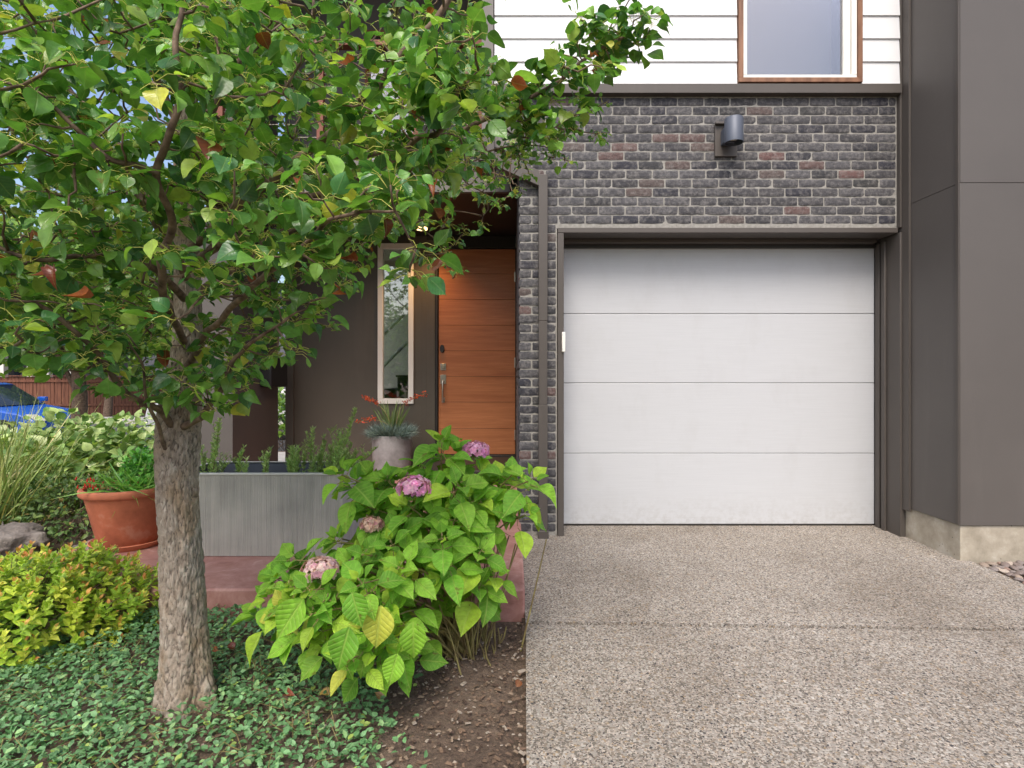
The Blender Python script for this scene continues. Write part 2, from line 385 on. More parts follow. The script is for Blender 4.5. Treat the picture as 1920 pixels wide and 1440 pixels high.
# finer bed of loose soil around the hydrangea
g = MB(); n = 110; vs = []
for j in range(n):
    for i in range(n):
        x = -1.9+i/(n-1)*1.955; y = 1.25+j/(n-1)*1.69
        e = min(1, min(i, n-1-i, j, n-1-j)/6)
        z = GZ-.012+e*(.028+.018*noise.noise(Vector((x*5, y*5, 0)))+.012*noise.noise(Vector((x*22, y*22, 3)))+.006*noise.noise(Vector((x*60, y*60, 3))))
        vs.append((x, y, z))
g.add(vs, [(j*n+i, j*n+i+1, (j+1)*n+i+1, (j+1)*n+i) for j in range(n-1) for i in range(n-1)], 0, True)
tag(g.build('garden_bed', SOIL), kind='structure')

def dz(y): return -.02*(4.53-y)
def slabpoly(m, pts, depth):
    top = [(x, y, dz(y)) for x, y in pts]; bot = [(x, y, dz(y)-depth) for x, y in pts]; k = len(pts)
    m.add(top+bot, [tuple(range(k)), tuple(range(2*k-1, k-1, -1))]+[(i, i+k, (i+1) % k+k, (i+1) % k) for i in range(k)])
m = MB(); dl = lambda y: (987-960)/F*2.0*.99+(y-2)*.022   # left edge of the driveway
yl, yr, gp = 2.835, 2.745, .017
slabpoly(m, [(dl(yl), yl+gp), (3.0, yr+gp), (3.0, 3.69), (3.0, 4.8), (.03, 4.8)], .12)
slabpoly(m, [(dl(-4), -4), (3.0, -4), (3.0, yr-gp), (dl(yl), yl-gp)], .12)
dr = tag(m.build('driveway', AG), kind='structure')
j = MB(); j.box(.05, 2.99, 2.6, 3.0, -.11, -.060); tag(j.build('driveway_joint', SOIL), kind='structure')
m = MB(); SZ = .09
m.box(-2.85, dl(2.95)-.004, 2.95, 6.79, -.2, SZ)
tag(m.build('red_path', SLAB, bevel=.012), kind='structure')
m = MB(); m.box(-13, -3.3, 7.6, 9.3, gh(-8, 8)-.3, GZ+.02); m.build('pavement', PAVE); tag(bpy.data.objects['pavement'], kind='structure')
m = MB(); m.box(-90, 60, 11.5, 19.5, -.6, -.47); tag(m.build('road', ASPH), kind='structure')
m = MB(); m.box(-90, 60, 19.6, 21.2, -.6, -.36); tag(m.build('far_pavement', PAVE), kind='structure')
m = MB(); m.box(-90, 60, -14, -7, -.3, -.12); tag(m.build('street_behind', ASPH), kind='structure')

# ------------------------------------------------------------ the townhouse
YB, YG, YT, YD = 4.268, 4.53, 3.71, 6.8
H = empty('townhouse', (1.5, YB, 0), 'modern townhouse with dark brick front, white garage door and cedar entry door', 'house')
XR = 2.888
mort = MB()
mort.box(.062, XR, YB+.006, YB+.2, 2.30, 3.29); mort.box(.062, .338, YB+.006, YB+.2, -.02, 2.30)
mort.box(.062, .12, YB+.2, YD, -.02, 3.1); mort.box(.12, .338, YB+.2, YG+.1, -.02, 2.3)
bw = mort.build('brick_wall', MO, H)
br = MB(); CH_ = .0680; row = 0
def brick(m, x0, x1, z0, z1, yf, depth, axis='y'):
    c = random.random()
    if c < .09: col = srgb(random.randint(84, 100), 74, 71)
    elif c < .3: col = srgb(*(random.randint(48, 56),)*2, 57)
    else: q = random.randint(60, 80); col = srgb(q, q-1, q+2)
    m.cc = col
    nxs, nzs = max(3, int((x1-x0)/.022)), 4; sd = random.random()*99; tl = random.uniform(-.002, .002)
    def pt(i, j, d):
        u, v = i/nxs, j/nzs
        x = x0+(x1-x0)*u; z = z0+(z1-z0)*v
        e = (i in (0, nxs))+(j in (0, nzs))
        wv = noise.noise(Vector((x*45+sd, z*45, 1)))*.0035; wz = noise.noise(Vector((x*45+sd, z*45, 8)))*.0035
        y = d+(.003 if e == 1 else .005 if e == 2 else 0)+tl*u+noise.noise(Vector((x*30, z*30, sd)))*.0035
        if e: x += wv; z += wz
        if e == 2: x += (.0015 if i == 0 else -.0015); z += (.001 if j == 0 else -.001)
        return (x, y, z) if axis == 'y' else (y, x, z)
    vs = [pt(i, j, yf) for j in range(nzs+1) for i in range(nxs+1)]; W = nxs+1
    fs = [(j*W+i, j*W+i+1, (j+1)*W+i+1, (j+1)*W+i) for j in range(nzs) for i in range(nxs)]
    rim = [i for i in range(W)]+[j*W+nxs for j in range(1, nzs+1)]+[nzs*W+i for i in range(nxs-1, -1, -1)]+[j*W for j in range(nzs-1, 0, -1)]
    b = len(vs); ax = 1 if axis == 'y' else 0
    for i in rim:
        v = list(vs[i]); v[ax] = yf+depth; vs.append(tuple(v))
    k = len(rim); fs += [(rim[i], rim[(i+1) % k], b+(i+1) % k, b+i) for i in range(k)]
    m.add(vs, fs, 0, False)
nrow = 48; z = 3.284
for r in range(nrow):
    z1 = z-.0052; z0 = z-CH_+.0052; z -= CH_
    if z0 < -.01: z0 = 0.0
    if z1 < .01: break
    spans = [(.048, XR-.004)] if z0 > 2.29 else [(.048, .333)]
    for a, b in spans:
        off = (0 if r % 2 else .5)
        if b < 1:   # narrow pier: header + stretcher pieces
            cuts = [a, a+(.092 if r % 2 else .19), b] if r % 2 else [a, a+.19, b]
            cuts = [a, a+.1, a+.196, b] if r % 2 else [a, a+.196, b]
        else:
            cuts = [a]; x = a+(.1 if r % 2 else .2)
            while x < b-.05: cuts.append(x); x += .2+random.uniform(-.004, .004)
            cuts.append(b)
        for c0_, c1_ in zip(cuts, cuts[1:]):
            brick(br, c0_+.0052, c1_-.0052, z0, z1, YB+random.uniform(-.002, .002), .03)
    # the entry side of the pier
    if z0 < 3.02:
        y = YB+.012+(.1 if r % 2 else 0)
        while y < YD-.05:
            brick(br, y+.005, min(YD-.02, y+.195), z0, z1, .050, .03, 'x'); y += .2
bro = br.build('bricks', BR, bw)

# upper storey: lap siding, belt board, corner boards
sd_ = MB(); z = 3.362
while z < 6.3:
    for (a, b) in ((-.13, 1.676), (2.604, XR)):
        if b > 2 and z > 0: pass
        if a < 0 and False: pass
        z1 = z+.178
        sd_.add([(a, YB-.034, z), (b, YB-.034, z), (b, YB-.022, z1), (a, YB-.022, z1), (a, YB-.016, z), (b, YB-.016, z), (b, YB-.012, z1), (a, YB-.012, z1)],
                [(0, 1, 2, 3), (0, 4, 5, 1), (3, 2, 6, 7), (0, 3, 7, 4), (1, 5, 6, 2)])
    if z > 4.75:
        sd_.add([(1.676, YB-.034, z), (2.604, YB-.034, z), (2.604, YB-.022, z+.178), (1.676, YB-.022, z+.178)], [(0, 1, 2, 3)])
    z += .172
sd_.box(-.13, 1.7, YB-.012, YB+.15, 3.37, 6.4); sd_.box(2.59, XR, YB-.0125, YB+.15, 3.37, 6.4); sd_.box(1.7, 2.59, YB-.0115, YB+.15, 4.74, 6.4)
sd_.build('lap_siding', WHITE, H)
boxpart('belt_board', TRIM, H, (-.135, XR+.004, YB-.05, YB+.1, 3.292, 3.360), (-.13, 2.0, YB-.03, YB-.012, 3.360, 3.3615))
boxpart('corner_board', FASCIA, H, (-.225, -.137, YB-.045, YB+.12, 2.9, 6.4), (-.05, .045, YB-.03, YB+.14, 2.73, 3.29), (-.136, -.051, YB-.012, YB+.12, 2.9, 3.29))
# left side of the upper storey and roof
boxpart('upper_side_wall', PAINT, H, (-.2, -.14, YB+.13, YD, 3.12, 6.4))
boxpart('roof', BLACKISH, H, (-3.3, 7.0, YB-.3, 12, 6.42, 6.6))
# upper window
wf = MB(); x0, x1, z0, z1 = 1.682, 2.600, 3.372, 4.70; t = .034
wf.box(x0, x1, YB-.052, YB, z0, z0+t); wf.box(x0, x1, YB-.052, YB, z1-t, z1); wf.box(x0, x0+t, YB-.052, YB, z0+t, z1-t); wf.box(x1-t, x1, YB-.052, YB, z0+t, z1-t)
uw = wf.build('window', OAK, H, .002)
vf = MB(); a0, a1, b0, b1 = x0+t+.002, x1-t-.002, z0+t+.002, z1-t-.002; t2 = .03
vf.box(a0, a1, YB-.04, YB+.02, b0, b0+t2-.006); vf.box(a0, a1, YB-.04, YB+.02, b1-t2, b1); vf.box(a0, a0+t2, YB-.04, YB+.02, b0+t2-.006, b1-t2); vf.box(a1-t2*1.3, a1, YB-.04, YB+.02, b0+t2-.006, b1-t2)
vf.box(a1-.094, a1-.04, YB-.025, YB+.015, b0+t2-.006, b1-t2)
vf.build('window_frame', VINYL, uw, .003)
pm_ = MB(); pm_.box(a0+.028, a1-.094, YB-.006, YB-.002, b0+.02, b1-.02); pm_.build('pane', GLASSU, uw)
rm = MB(); rm.box(a0-.05, a1, YB+.30, YB+.32, z0-.2, z1+.1); rm.build('blind', PLAINW, uw)

# garage surround and door
m = MB()
m.box(.342, .388, YB-.012, YG+.05, -.03, 2.262)                     # left jamb
m.box(.342, XR, YB-.012, YG+.05, 2.264, 2.302)                      # head
m.box(.40, XR-.04, YG-.09, YG-.03, 2.232, 2.262)
m.box(XR+.002, XR+.045, YB-.03, YG+.05, -.04, 2.262)                # right jamb
m.box(XR-.016, XR+.001, YG-.14, YG-.10, -.05, 2.232); m.box(XR-.012, XR+.001, YG-.07, YG-.02, -.05, 2.232)
gs = m.build('garage_surround', TRIM, H, .003)
ss = MB(); ss.box(.388, .402, YG-.06, YG-.01, .0, 2.23); ss.box(.4, XR, YG-.03, YG-.008, 2.205, 2.232); ss.build('weather_strip', BLACKISH, gs)
gd = MB(); zs = [.012, .576, 1.136, 1.688, 2.225]
for a, b in zip(zs, zs[1:]):
    gd.box(.392, XR-.003, YG, YG+.04, a+.0014, b-.0014)
gdo = gd.build('garage_door', GD, H, .004)
sm = MB(); sm.box(.40, XR-.01, YG+.012, YG+.03, .03, 2.2); sm.box(.41, XR-.02, YG+.002, YG+.012, -.01, .012)
sm.build('door_seal', BLACKISH, gdo)
lt = MB(); lt.box(.372, .398, YB-.035, YB-.010, 1.37, 1.52); lt.build('latch', VINYL, gs, .005)
ib = MB(); ib.box(.2, 2.95, YG+.3, YG+.32, -.1, 3); ib.build('garage_inner_wall', BLACKISH, H)

# tower on the right
tw = MB()
def tz(z): return z
tw.box(2.922, 6.5, YT, 9, .218, 2.4505); tw.box(2.922, 6.5, YT, 9, 2.4545, 6.4); tw.box(2.927, 6.5, YT+.005, 8.9, 2.4, 2.5)
two = tw.build('tower_wall', PAINT, H, .0015)
boxpart('tower_trim', TRIM, two, (2.905, 2.9215, 4.165, YB+.02, .2, 6.38), (XR+.001, 2.9045, YB-.03, YB+.05, 2.30, 6.38), (2.912, 2.9215, YT+.002, YT+.03, .22, 6.38))
tf = MB(); tf.box(2.934, 6.5, YT+.012, 8.8, -.3, .217); tf.build('foundation', CO, H, .006)

# canopy / balcony over the porch
YF = 5.07
boxpart('porch_roof', FASCIA, H, (-3.02, -.02, YF, YF+.05, 2.83, 3.12))
boxpart('porch_ceiling', BLACKISH, H, (-3.0, .049, YF+.052, YD, 2.86, 3.1), (-.018, .061, YB+.035, YF+.051, 2.96, 3.05))
# wing wall beside the porch
boxpart('wing_wall', PAINT, H, (-3.02, -2.70, 5.50, 6.57, -.1, 2.828), (-3.02, -2.70, 5.5, 6.57, 3.122, 6.4))
# entry wall with openings for sidelight and door
X0, X1, Z0, Z1 = -1.600, -1.173, .856, 2.768
ew = MB()
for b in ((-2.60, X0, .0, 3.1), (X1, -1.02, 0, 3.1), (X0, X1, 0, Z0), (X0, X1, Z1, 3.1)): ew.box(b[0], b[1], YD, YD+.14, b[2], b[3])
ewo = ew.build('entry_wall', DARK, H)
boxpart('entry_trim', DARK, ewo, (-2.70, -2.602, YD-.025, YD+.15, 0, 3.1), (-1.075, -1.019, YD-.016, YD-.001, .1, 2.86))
boxpart('back_wall', PAINT, H, (-2.7, -.2, YD+.01, YD+.14, 3.12, 6.4), (-2.7, -2.6, YD+.16, 7.3, -.3, 6.4), (-2.7, -2.6, 8.9, 11, -.3, 6.4), (-2.7, -2.6, 7.3, 8.9, -.3, .5), (-2.7, -2.6, 7.3, 8.9, 3.05, 6.4))  # unseen side opening added to let daylight into the hall
sf = MB(); t = .062
sf.box(X0, X1, YD-.03, YD+.05, Z0, Z0+t); sf.box(X0, X1, YD-.03, YD+.05, Z1-t, Z1); sf.box(X0, X0+t, YD-.03, YD+.05, Z0+t, Z1-t); sf.box(X1-t, X1, YD-.03, YD+.05, Z0+t, Z1-t)
sw = sf.build('sidelight_window', VINYL, H, .004)
gl = MB(); gl.box(X0+t-.005, X1-t+.005, YD+.015, YD+.02, Z0+t-.005, Z1-t+.005); gl.build('pane', GLASS, sw)
# door frame, door
fr = MB()
fr.box(-1.018, -.885, YD-.03, YD+.12, .1, 2.86); fr.box(-.884, .045, YD-.02, YD+.12, 2.712, 2.858); fr.box(.040, .062, YD-.05, YD+.12, .1, 2.711)
fro = fr.build('door_frame', BLACKISH, H, .003)
boxpart('door_jamb_board', DARK, fro, (-1.017, -.915, YD-.045, YD-.031, .12, 2.80))
stp = MB(); stp.box(-.95, .052, 5.75, YD-.06, .06, .232); stp.box(-.884, .038, YD-.058, YD+.1, .1, .25); stp.build('door_step', BLACKISH, H, .006)
fd = MB(); ds = [.252, .56, .876, 1.182, 1.489, 1.795, 2.102, 2.408, 2.704]
for a, b in zip(ds, ds[1:]): fd.box(-.879, .038, YD+.005, YD+.05, a+.0018, b-.0018)

fdo = fd.build('front_door', WOODD, H, .002)
q = MB(); q.box(-.878, .037, YD+.014, YD+.045, .26, 2.7); q.build('door_core', DARKIN, fdo)
def dpt(px, py, dy=0): return P(px, py, YD-dy)
k_ = MB(); c = dpt(829, 654); k_.tube([(c.x, YD+.006, c.z), (c.x, YD-.02, c.z)], [.036, .034], 20); k_.v = [(c.x+(v[0]-c.x)*.75, v[1], c.z+(v[2]-c.z)*1.35) for v in k_.v]; k_.build('keypad', BLK, fdo)
l_ = MB(); c = dpt(831, 688); l_.box(c.x-.034, c.x+.034, YD-.006, YD+.006, c.z-.04, c.z+.04); l_.tube([(c.x, YD-.006, c.z), (c.x, YD-.03, c.z)], .022, 20); l_.build('deadbolt', METAL, fdo, .003)
h_ = MB(); c = dpt(831, 712); b = dpt(831, 750)
h_.box(c.x-.034, c.x+.034, YD-.006, YD+.006, c.z-.05, c.z+.06); h_.box(b.x-.018, b.x+.018, YD-.006, YD+.006, b.z-.03, b.z+.03)
h_.tube([(c.x, YD, c.z-.01), (c.x, YD-.055, c.z-.02), (c.x, YD-.06, c.z-.08), (b.x, YD-.06, b.z+.04), (b.x, YD-.05, b.z), (b.x, YD, b.z-.005)], .011, 10)
h_.build('handle', METAL, fdo, .003)
for py in (680, 815, 520):
    q = MB(); c = dpt(966, py); q.box(c.x-.012, c.x+.018, YD-.03, YD-.001+.004, c.z-.055, c.z+.055); q.tube([(c.x+.0, YD-.03, c.z-.06), (c.x, YD-.03, c.z+.06)], .009, 8); q.build('hinge', METAL, fdo)
# hall behind the sidelight: cream wall, stair rising to the right, rails
hm_ = MB(); hm_.box(-2.59, .3, 9.0, 9.1, 0, 3.1); hm_.box(.05, .1, YD+.15, 9, 0, 3.1); hm_.box(-2.59, .1, YD+.15, 9, .0, .24); hm_.box(-2.59, .1, YD+.15, 9, 3.0, 3.09)
hall = hm_.build('hall', PLAINW, H)
st_ = MB()
for i in range(9):
    xx = -2.35+i*.2; st_.box(xx, .05, 7.7+i*.0001, 8.9, .25+i*.19, .41+i*.19); st_.box(xx-.02, xx+.2, 7.68, 8.9, .412+i*.19, .437+i*.19)
st_.build('stair', DARKIN, hall)
rl = MB()
for o_ in (0, .42): rl.tube([(-2.3, 7.6, 1.15-o_), (-.6, 7.6, 2.85-o_)], .02, 8)
rl.build('stair_rail', VINYL, hall)
# downspout with its scupper elbow
YS = YB-.06; dsx0, dsx1 = (1010-960)/F*YS, (1027-960)/F*YS
d_ = MB(); d_.box(dsx0, dsx1, YS, YS+.05, .03, .98); d_.box(dsx0+.002, dsx1-.002, YS+.002, YS+.048, .98, 1.60); d_.box(dsx0, dsx1, YS, YS+.05, 1.60, 2.685)
d_.add([(-.24, YS, 2.80), (-.24, YS, 2.90), (dsx0+.004, YS, 2.715), (dsx0, YS, 2.60)]+[(-.24, YS+.06, 2.80), (-.24, YS+.06, 2.90), (dsx0+.004, YS+.06, 2.715), (dsx0, YS+.06, 2.60)],
       [(0, 3, 2, 1), (4, 5, 6, 7), (0, 1, 5, 4), (1, 2, 6, 5), (0, 4, 7, 3)])
d_.box(-.25, -.13, YS-.02, YS+.4, 2.78, 2.97)
d_.box(dsx0-.006, dsx1+.006, YS-.02, YS+.052, -.01, .05); d_.build('downspout', TRIM, H, .004)

# balcony railing above the porch roof and window behind
rl = MB()
for x in (-2.62, -1.72, -.86, -.27): rl.box(x-.03, x+.03, YF+.02, YF+.075, 3.122, 4.14)
rl.box(-2.69, -.23, YF, YF+.09, 4.142, 4.19)
br_ = rl.build('balcony_railing', RAILW, H, .003)
cb = MB()
for i in range(8): cb.tube([(-2.69, YF+.045, 3.22+i*.115), (-.23, YF+.045, 3.22+i*.115)], .003, 5)
cb.build('cable', METAL, br_)
bwf = MB(); a0, a1, b0, b1 = -1.75, -1.1, 3.3, 5.3
for q in ((a0, a1, b0, b0+.06), (a0, a1, b1-.06, b1), (a0, a0+.06, b0+.06, b1-.06), (a1-.06, a1, b0+.06, b1-.06)): bwf.box(q[0], q[1], YD-.04, YD+.02, q[2], q[3])
bwo = bwf.build('window', RAILW, H)
q = MB(); q.box(a0+.062, a1-.062, YD-.01, YD-.004, b0+.062, b1-.062); q.build('pane', GLASSU, bwo)

# wall lamp
L = empty('wall_lamp', P(1375, 250, YB), 'slate grey downlight cylinder mounted on the dark brick above the garage', 'wall lamp')
c = P(1360, 258, YB)
m = MB(); m.box((1339-960)/250, (1380-960)/250, YB-.022, YB-.002, CH+(703-295)/250, CH+(703-234)/250); m.box((1338-960)/250, (1360-960)/250, YB-.05, YB-.023, CH+(703-237)/250, CH+(703-233)/250)
m.build('back_plate', TRIM, L, .002)
m = MB(); m.box((1349-960)/250, (1369-960)/250, YB-.09, YB-.023, CH+(703-276)/250, CH+(703-249)/250); m.build('mount', LAMPM, L, .004)
ly = YB-.135; lc_ = P(1376, 245, ly); lr = .066
m = MB(); zt = 1.2+(703-222)/F*ly; zb = 1.2+(703-268)/F*ly
m.lathe((lc_.x, ly, 0), [(0.0001, zt), (lr-.003, zt), (lr, zt-.003), (lr, zb), (lr-.004, zb), (lr-.004, zb+.10), (0.0001, zb+.10)], 48); m.build('lamp_shade', LAMPM, L)
m = MB(); m.lathe((lc_.x, ly, 0), [(.0001, zb+.035), (.034, zb+.03), (.04, zb+.06), (.04, zb+.099)], 32); m.build('bulb', LENS, L)

# soffit downlight by the door, switched on (it warms the top of the door and of the sidelight frame)
s_ = MB(); s_.lathe((-1.02, 6.42, 2.845), [(.0001, .0), (.05, .0), (.065, -.004), (.065, .02)], 24)
EM = M('lit_soffit_lamp', (1, .8, .5), .4); EM.b.inputs['Emission Color'].default_value = (1, .62, .28, 1); EM.b.inputs['Emission Strength'].default_value = 2
tag(s_.build('soffit_light', EM), 'small warm recessed light glowing in the porch ceiling above the sidelight window', 'ceiling light')
pl = bpy.data.lights.new('soffit_lamp', 'SPOT'); plo = bpy.data.objects.new('soffit_lamp_light', pl); COL.objects.link(plo)
pl.energy = 30; pl.color = (1, .55, .22); pl.spot_size = R(120); pl.spot_blend = .9; pl.shadow_soft_size = .04; plo.location = (-1.02, 6.42, 2.83)

# mailbox on the inner face of the wing wall
m = MB(); p0 = -2.699
yy0, yy1 = 2.7*F/(960-486), 2.7*F/(960-520)
zc0, zc1 = 1.2-(726-703)/F*6.3, 1.2+(703-668)/F*6.3
m.box(p0, p0+.13, yy0, yy1-.02, zc0, zc1)
mb = m.build('mailbox', BLK, None, .02); tag(mb, 'black wall mailbox with rounded corners fixed on the wing wall beside the porch', 'mailbox')

# ------------------------------------------------------------ pear tree
TR = empty('pear_tree', P(350, 1322, 2.2), 'large tree with rough bark trunk and glossy green leaves in front of the planter', 'tree')
def spline(pts, n):
    pts = [Vector(p) for p in pts]; out = []
    P_ = [pts[0]*2-pts[1]]+pts+[pts[-1]*2-pts[-2]]
    for i in range(1, len(P_)-2):
        for k in range(n):
            t = k/n; a, b, c, d = P_[i-1:i+3]
            out.append(.5*((2*b)+(-a+c)*t+(2*a-5*b+4*c-d)*t*t+(-a+3*b-3*c+d)*t**3))
    out.append(pts[-1]); return out
# trunk: displaced high-resolution tube
tp = [P(356, 1375, 2.2), P(352, 1300, 2.2), P(345, 1180, 2.2), P(340, 1050, 2.2), P(333, 920, 2.2), P(333, 830, 2.2), P(338, 760, 2.21), P(348, 700, 2.24), P(352, 600, 2.28), P(350, 450, 2.32), P(350, 300, 2.36), P(345, 100, 2.42), P(342, -150, 2.5), P(338, -500, 2.6)]
trd = [.112, .096, .080, .077, .073, .076, .073, .062, .052, .048, .045, .042, .034, .02]
cs = spline(tp, 30); n = len(cs); K = 128; vs = []; cols = []
for i, p in enumerate(cs):
    s = i/30; a = min(int(s), len(trd)-2); r0 = trd[a]+(trd[a+1]-trd[a])*(s-a)
    for jx in range(K):
        th = 2*math.pi*jx/K; cxx, cyy = math.cos(th), math.sin(th)
        q = Vector((cxx*4.2, cyy*4.2, p.z*11.0+s*.2))+Vector((noise.noise(Vector((p.z*20, cxx*3, 1))), noise.noise(Vector((p.z*20, cyy*3, 5))), 0))*.5
        ridge = abs(noise.noise(q*1.35+Vector((0, 0, 7)))) ; rr = abs(noise.noise(Vector((cxx*8, cyy*8, p.z*26+cxx*4))))
        plate = min(1, min(ridge*3.6, rr*4.2))
        disp = (plate-1)*.0085+noise.noise(Vector((cxx*2, cyy*2, p.z*2.5)))*.008+noise.noise(Vector((cxx*14, cyy*14, p.z*40)))*.0022
        if p.z < .14: disp += (.14-p.z)*(.04+.08*math.cos(th*5+1)+.04*math.cos(th*3))
        if abs(p.z-.1) < .9: pass
        r = r0+disp*(r0/.09)
        vs.append((p.x+cxx*r, p.y+cyy*r, p.z)); cols.append((plate,)*3)
tm = MB(); fs = [(i*K+jx, i*K+(jx+1) % K, (i+1)*K+(jx+1) % K, (i+1)*K+jx) for i in range(n-1) for jx in range(K)]
tm.v = vs; tm.c = cols; tm.f = fs; tm.mi = [0]*len(fs); tm.sm = [True]*len(fs)
# knot scars
tm.build('trunk', BK, TR)

nodes = []; limb = MB()
def branch(pts, r0, r1, k=8, nd=True, sub=6):
    c = spline(pts, sub); m_ = len(c)
    c = [p+Vector((noise.noise(p*9), noise.noise(p*9+Vector((5, 0, 0))), noise.noise(p*9+Vector((0, 5, 0)))))*.018*min(1, i/4) for i, p in enumerate(c)]
    rad = [r0+(r1-r0)*(i/(m_-1))**.8 for i in range(m_)]
    limb.tube(c, rad, k)
    if nd: nodes.extend(c[2:])
    return c
T = lambda py, Y=2.25: P(345, py, Y)
mains = [
 ([P(335, 815, 2.18), P(302, 775, 2.08), P(262, 752, 2.0), P(228, 722, 1.93), P(195, 680, 1.87), P(135, 612, 1.8), P(60, 562, 1.72), P(-60, 530, 1.66)], .015, .005),
 ([P(315, 850, 2.15), P(290, 800, 2.06), P(272, 750, 2.0), P(268, 700, 1.96), P(240, 640, 1.9)], .009, .003),
 ([P(345, 800, 2.15), P(385, 778, 2.08), P(412, 740, 2.02), P(432, 690, 1.98), P(480, 640, 1.9), P(540, 590, 1.85)], .015, .004),
 ([P(350, 690, 2.2), P(400, 610, 2.0), P(470, 540, 1.75), P(541, 482, 1.55), P(600, 430, 1.45), P(650, 408, 1.4), P(740, 395, 1.35)], .014, .003),
 ([P(345, 640, 2.2), P(310, 560, 1.85), P(300, 480, 1.7), P(318, 400, 1.6), P(300, 330, 1.5), P(320, 250, 1.46), P(335, 180, 1.43), P(338, 90, 1.42), P(330, -60, 1.42)], .014, .0065),
 ([P(298, 325, 1.5), P(250, 305, 1.46), P(200, 290, 1.44), P(150, 240, 1.42), P(105, 195, 1.4), P(60, 170, 1.4), P(-40, 140, 1.4)], .009, .003),
 ([P(345, 560, 2.2), P(280, 500, 1.9), P(180, 480, 1.75), P(60, 480, 1.65), P(-60, 440, 1.6)], .015, .004),
 ([P(350, 520, 2.25), P(300, 420, 2.0), P(220, 330, 1.95), P(120, 260, 1.9), P(0, 180, 1.9), P(-120, 90, 1.9)], .018, .005),
 ([P(350, 470, 2.3), P(430, 400, 2.1), P(520, 330, 1.95), P(620, 250, 1.85), P(700, 165, 1.8), P(770, 85, 1.78), P(840, 0, 1.75), P(900, -90, 1.75)], .018, .008),
 ([P(352, 500, 2.3), P(440, 440, 2.15), P(560, 380, 2.0), P(680, 330, 1.85), P(780, 270, 1.7), P(840, 215, 1.55), P(880, 130, 1.5)], .018, .005),
 ([P(355, 560, 2.3), P(470, 480, 2.4), P(600, 400, 2.5), P(720, 360, 2.6), P(850, 320, 2.65), P(960, 330, 2.7)], .016, .003),
 ([P(352, 420, 2.35), P(500, 340, 2.4), P(680, 290, 2.4), P(820, 260, 2.4), P(930, 215, 2.35), P(1000, 182, 2.3), P(1110, 105, 2.25), P(1185, 60, 2.2)], .020, .005),
 ([P(930, 215, 2.35), P(960, 250, 2.4), P(1010, 258, 2.4), P(1060, 230, 2.4), P(1140, 190, 2.35)], .005, .002),
 ([P(820, 260, 2.4), P(900, 290, 2.45), P(980, 270, 2.5), P(1060, 285, 2.5)], .006, .002),
 ([P(850, 320, 2.65), P(900, 360, 2.75), P(935, 385, 2.8)], .005, .002),
 ([P(720, 360, 2.6), P(770, 415, 2.6), P(830, 460, 2.6), P(850, 520, 2.55)], .004, .0015),
 ([P(345, 300, 2.35), P(420, 160, 2.3), P(520, 40, 2.3), P(600, -120, 2.35)], .022, .008),
 ([P(345, 250, 2.35), P(280, 120, 2.4), P(220, -20, 2.5), P(170, -180, 2.6)], .02, .007),
 ([P(345, 380, 2.35), P(230, 280, 2.6), P(120, 150, 2.8), P(30, 0, 3.0)], .018, .006),
 ([P(350, 420, 2.35), P(450, 250, 2.7), P(560, 120, 2.9), P(680, -20, 3.1)], .018, .006),
 ([P(350, 520, 2.35), P(420, 430, 2.8), P(480, 330, 3.2), P(540, 240, 3.4)], .014, .004),
 ([P(350, 600, 2.3), P(280, 520, 2.6), P(190, 430, 2.9), P(110, 350, 3.1)], .014, .004),
 ([P(345, 150, 2.4), P(400, -50, 2.2), P(470, -250, 2.1)], .018, .006),
 ([P(345, 100, 2.4), P(260, -100, 2.1), P(180, -300, 2.0)], .016, .005),
]
for pts, a, b in mains: branch(pts, a, b)
# leaf spurs
env_x = [-200, 0, 120, 230, 300, 420, 520, 600, 650, 690, 760, 850, 900, 960, 1040]
env_y = [700, 672, 690, 735, 765, 755, 690, 640, 610, 500, 455, 410, 370, 330, 270]
sp = []
NA = np.array([tuple(p) for p in nodes])
def proj(p): return CX+F*p[0]/p[1], HZ-F*(p[2]-CH)/p[1]
CEN = np.array([-1.35, 2.3, 2.55]); RAD = np.array([1.55, 1.2, 1.7])
tries = 0
while len(sp) < 1330 and tries < 120000:
    tries += 1
    d = rdir(1)[0]; rr = random.random()**.42; p = CEN+RAD*d*rr
    if p[1] < 1.12: continue
    x, y = proj(p)
    if y > np.interp(x, env_x, env_y)-18: continue
    if x > 900: continue
    if y < -200 or (y < 0 and random.random() < .5): continue  # crown above the frame thinned so more light reaches the bed
    if (x > 150 and x < 330 and 110 < y < 320 and random.random() < .55): continue   # open patch where the sky shows
    if 620 < x < 760 and y < 230 and random.random() < .6: continue
    if y > 520 and random.random() < .25: continue
    if x > 650 and y > 300 and random.random() < .45: continue
    sp.append(p)
# spurs along the branches themselves
def along(pts, cnt, spread, t0=.25):
    c = spline(pts, 10)
    for _ in range(cnt):
        q = c[int((t0+(1-t0)*random.random())*(len(c)-1))]
        v = np.array(tuple(q))+rng.normal(0, spread, 3)
        sp.append(v)
along(mains[11][0], 60, .06, .55); along(mains[12][0], 26, .06, .0); along(mains[13][0], 28, .06, .0); along(mains[10][0], 60, .10, .3)
along(mains[14][0], 16, .06, 0); along(mains[15][0], 16, .05, .2); along(mains[3][0], 26, .07, .45); along(mains[8][0], 26, .09, .4); along(mains[9][0], 42, .08, .45)
along(mains[0][0], 34, .07, .2); along(mains[6][0], 26, .09, .3); along(mains[5][0], 22, .07, .2); along(mains[4][0], 20, .08, .3); along(mains[2][0], 22, .07, .35)
sp = np.array(sp)
keep = []
for i, p in enumerate(sp):
    x, y = proj(p); lim = np.interp(x, env_x, env_y)
    if (x < 700 and y > lim+15) or p[1] < 1.05: continue
    keep.append(i)
sp = sp[keep]
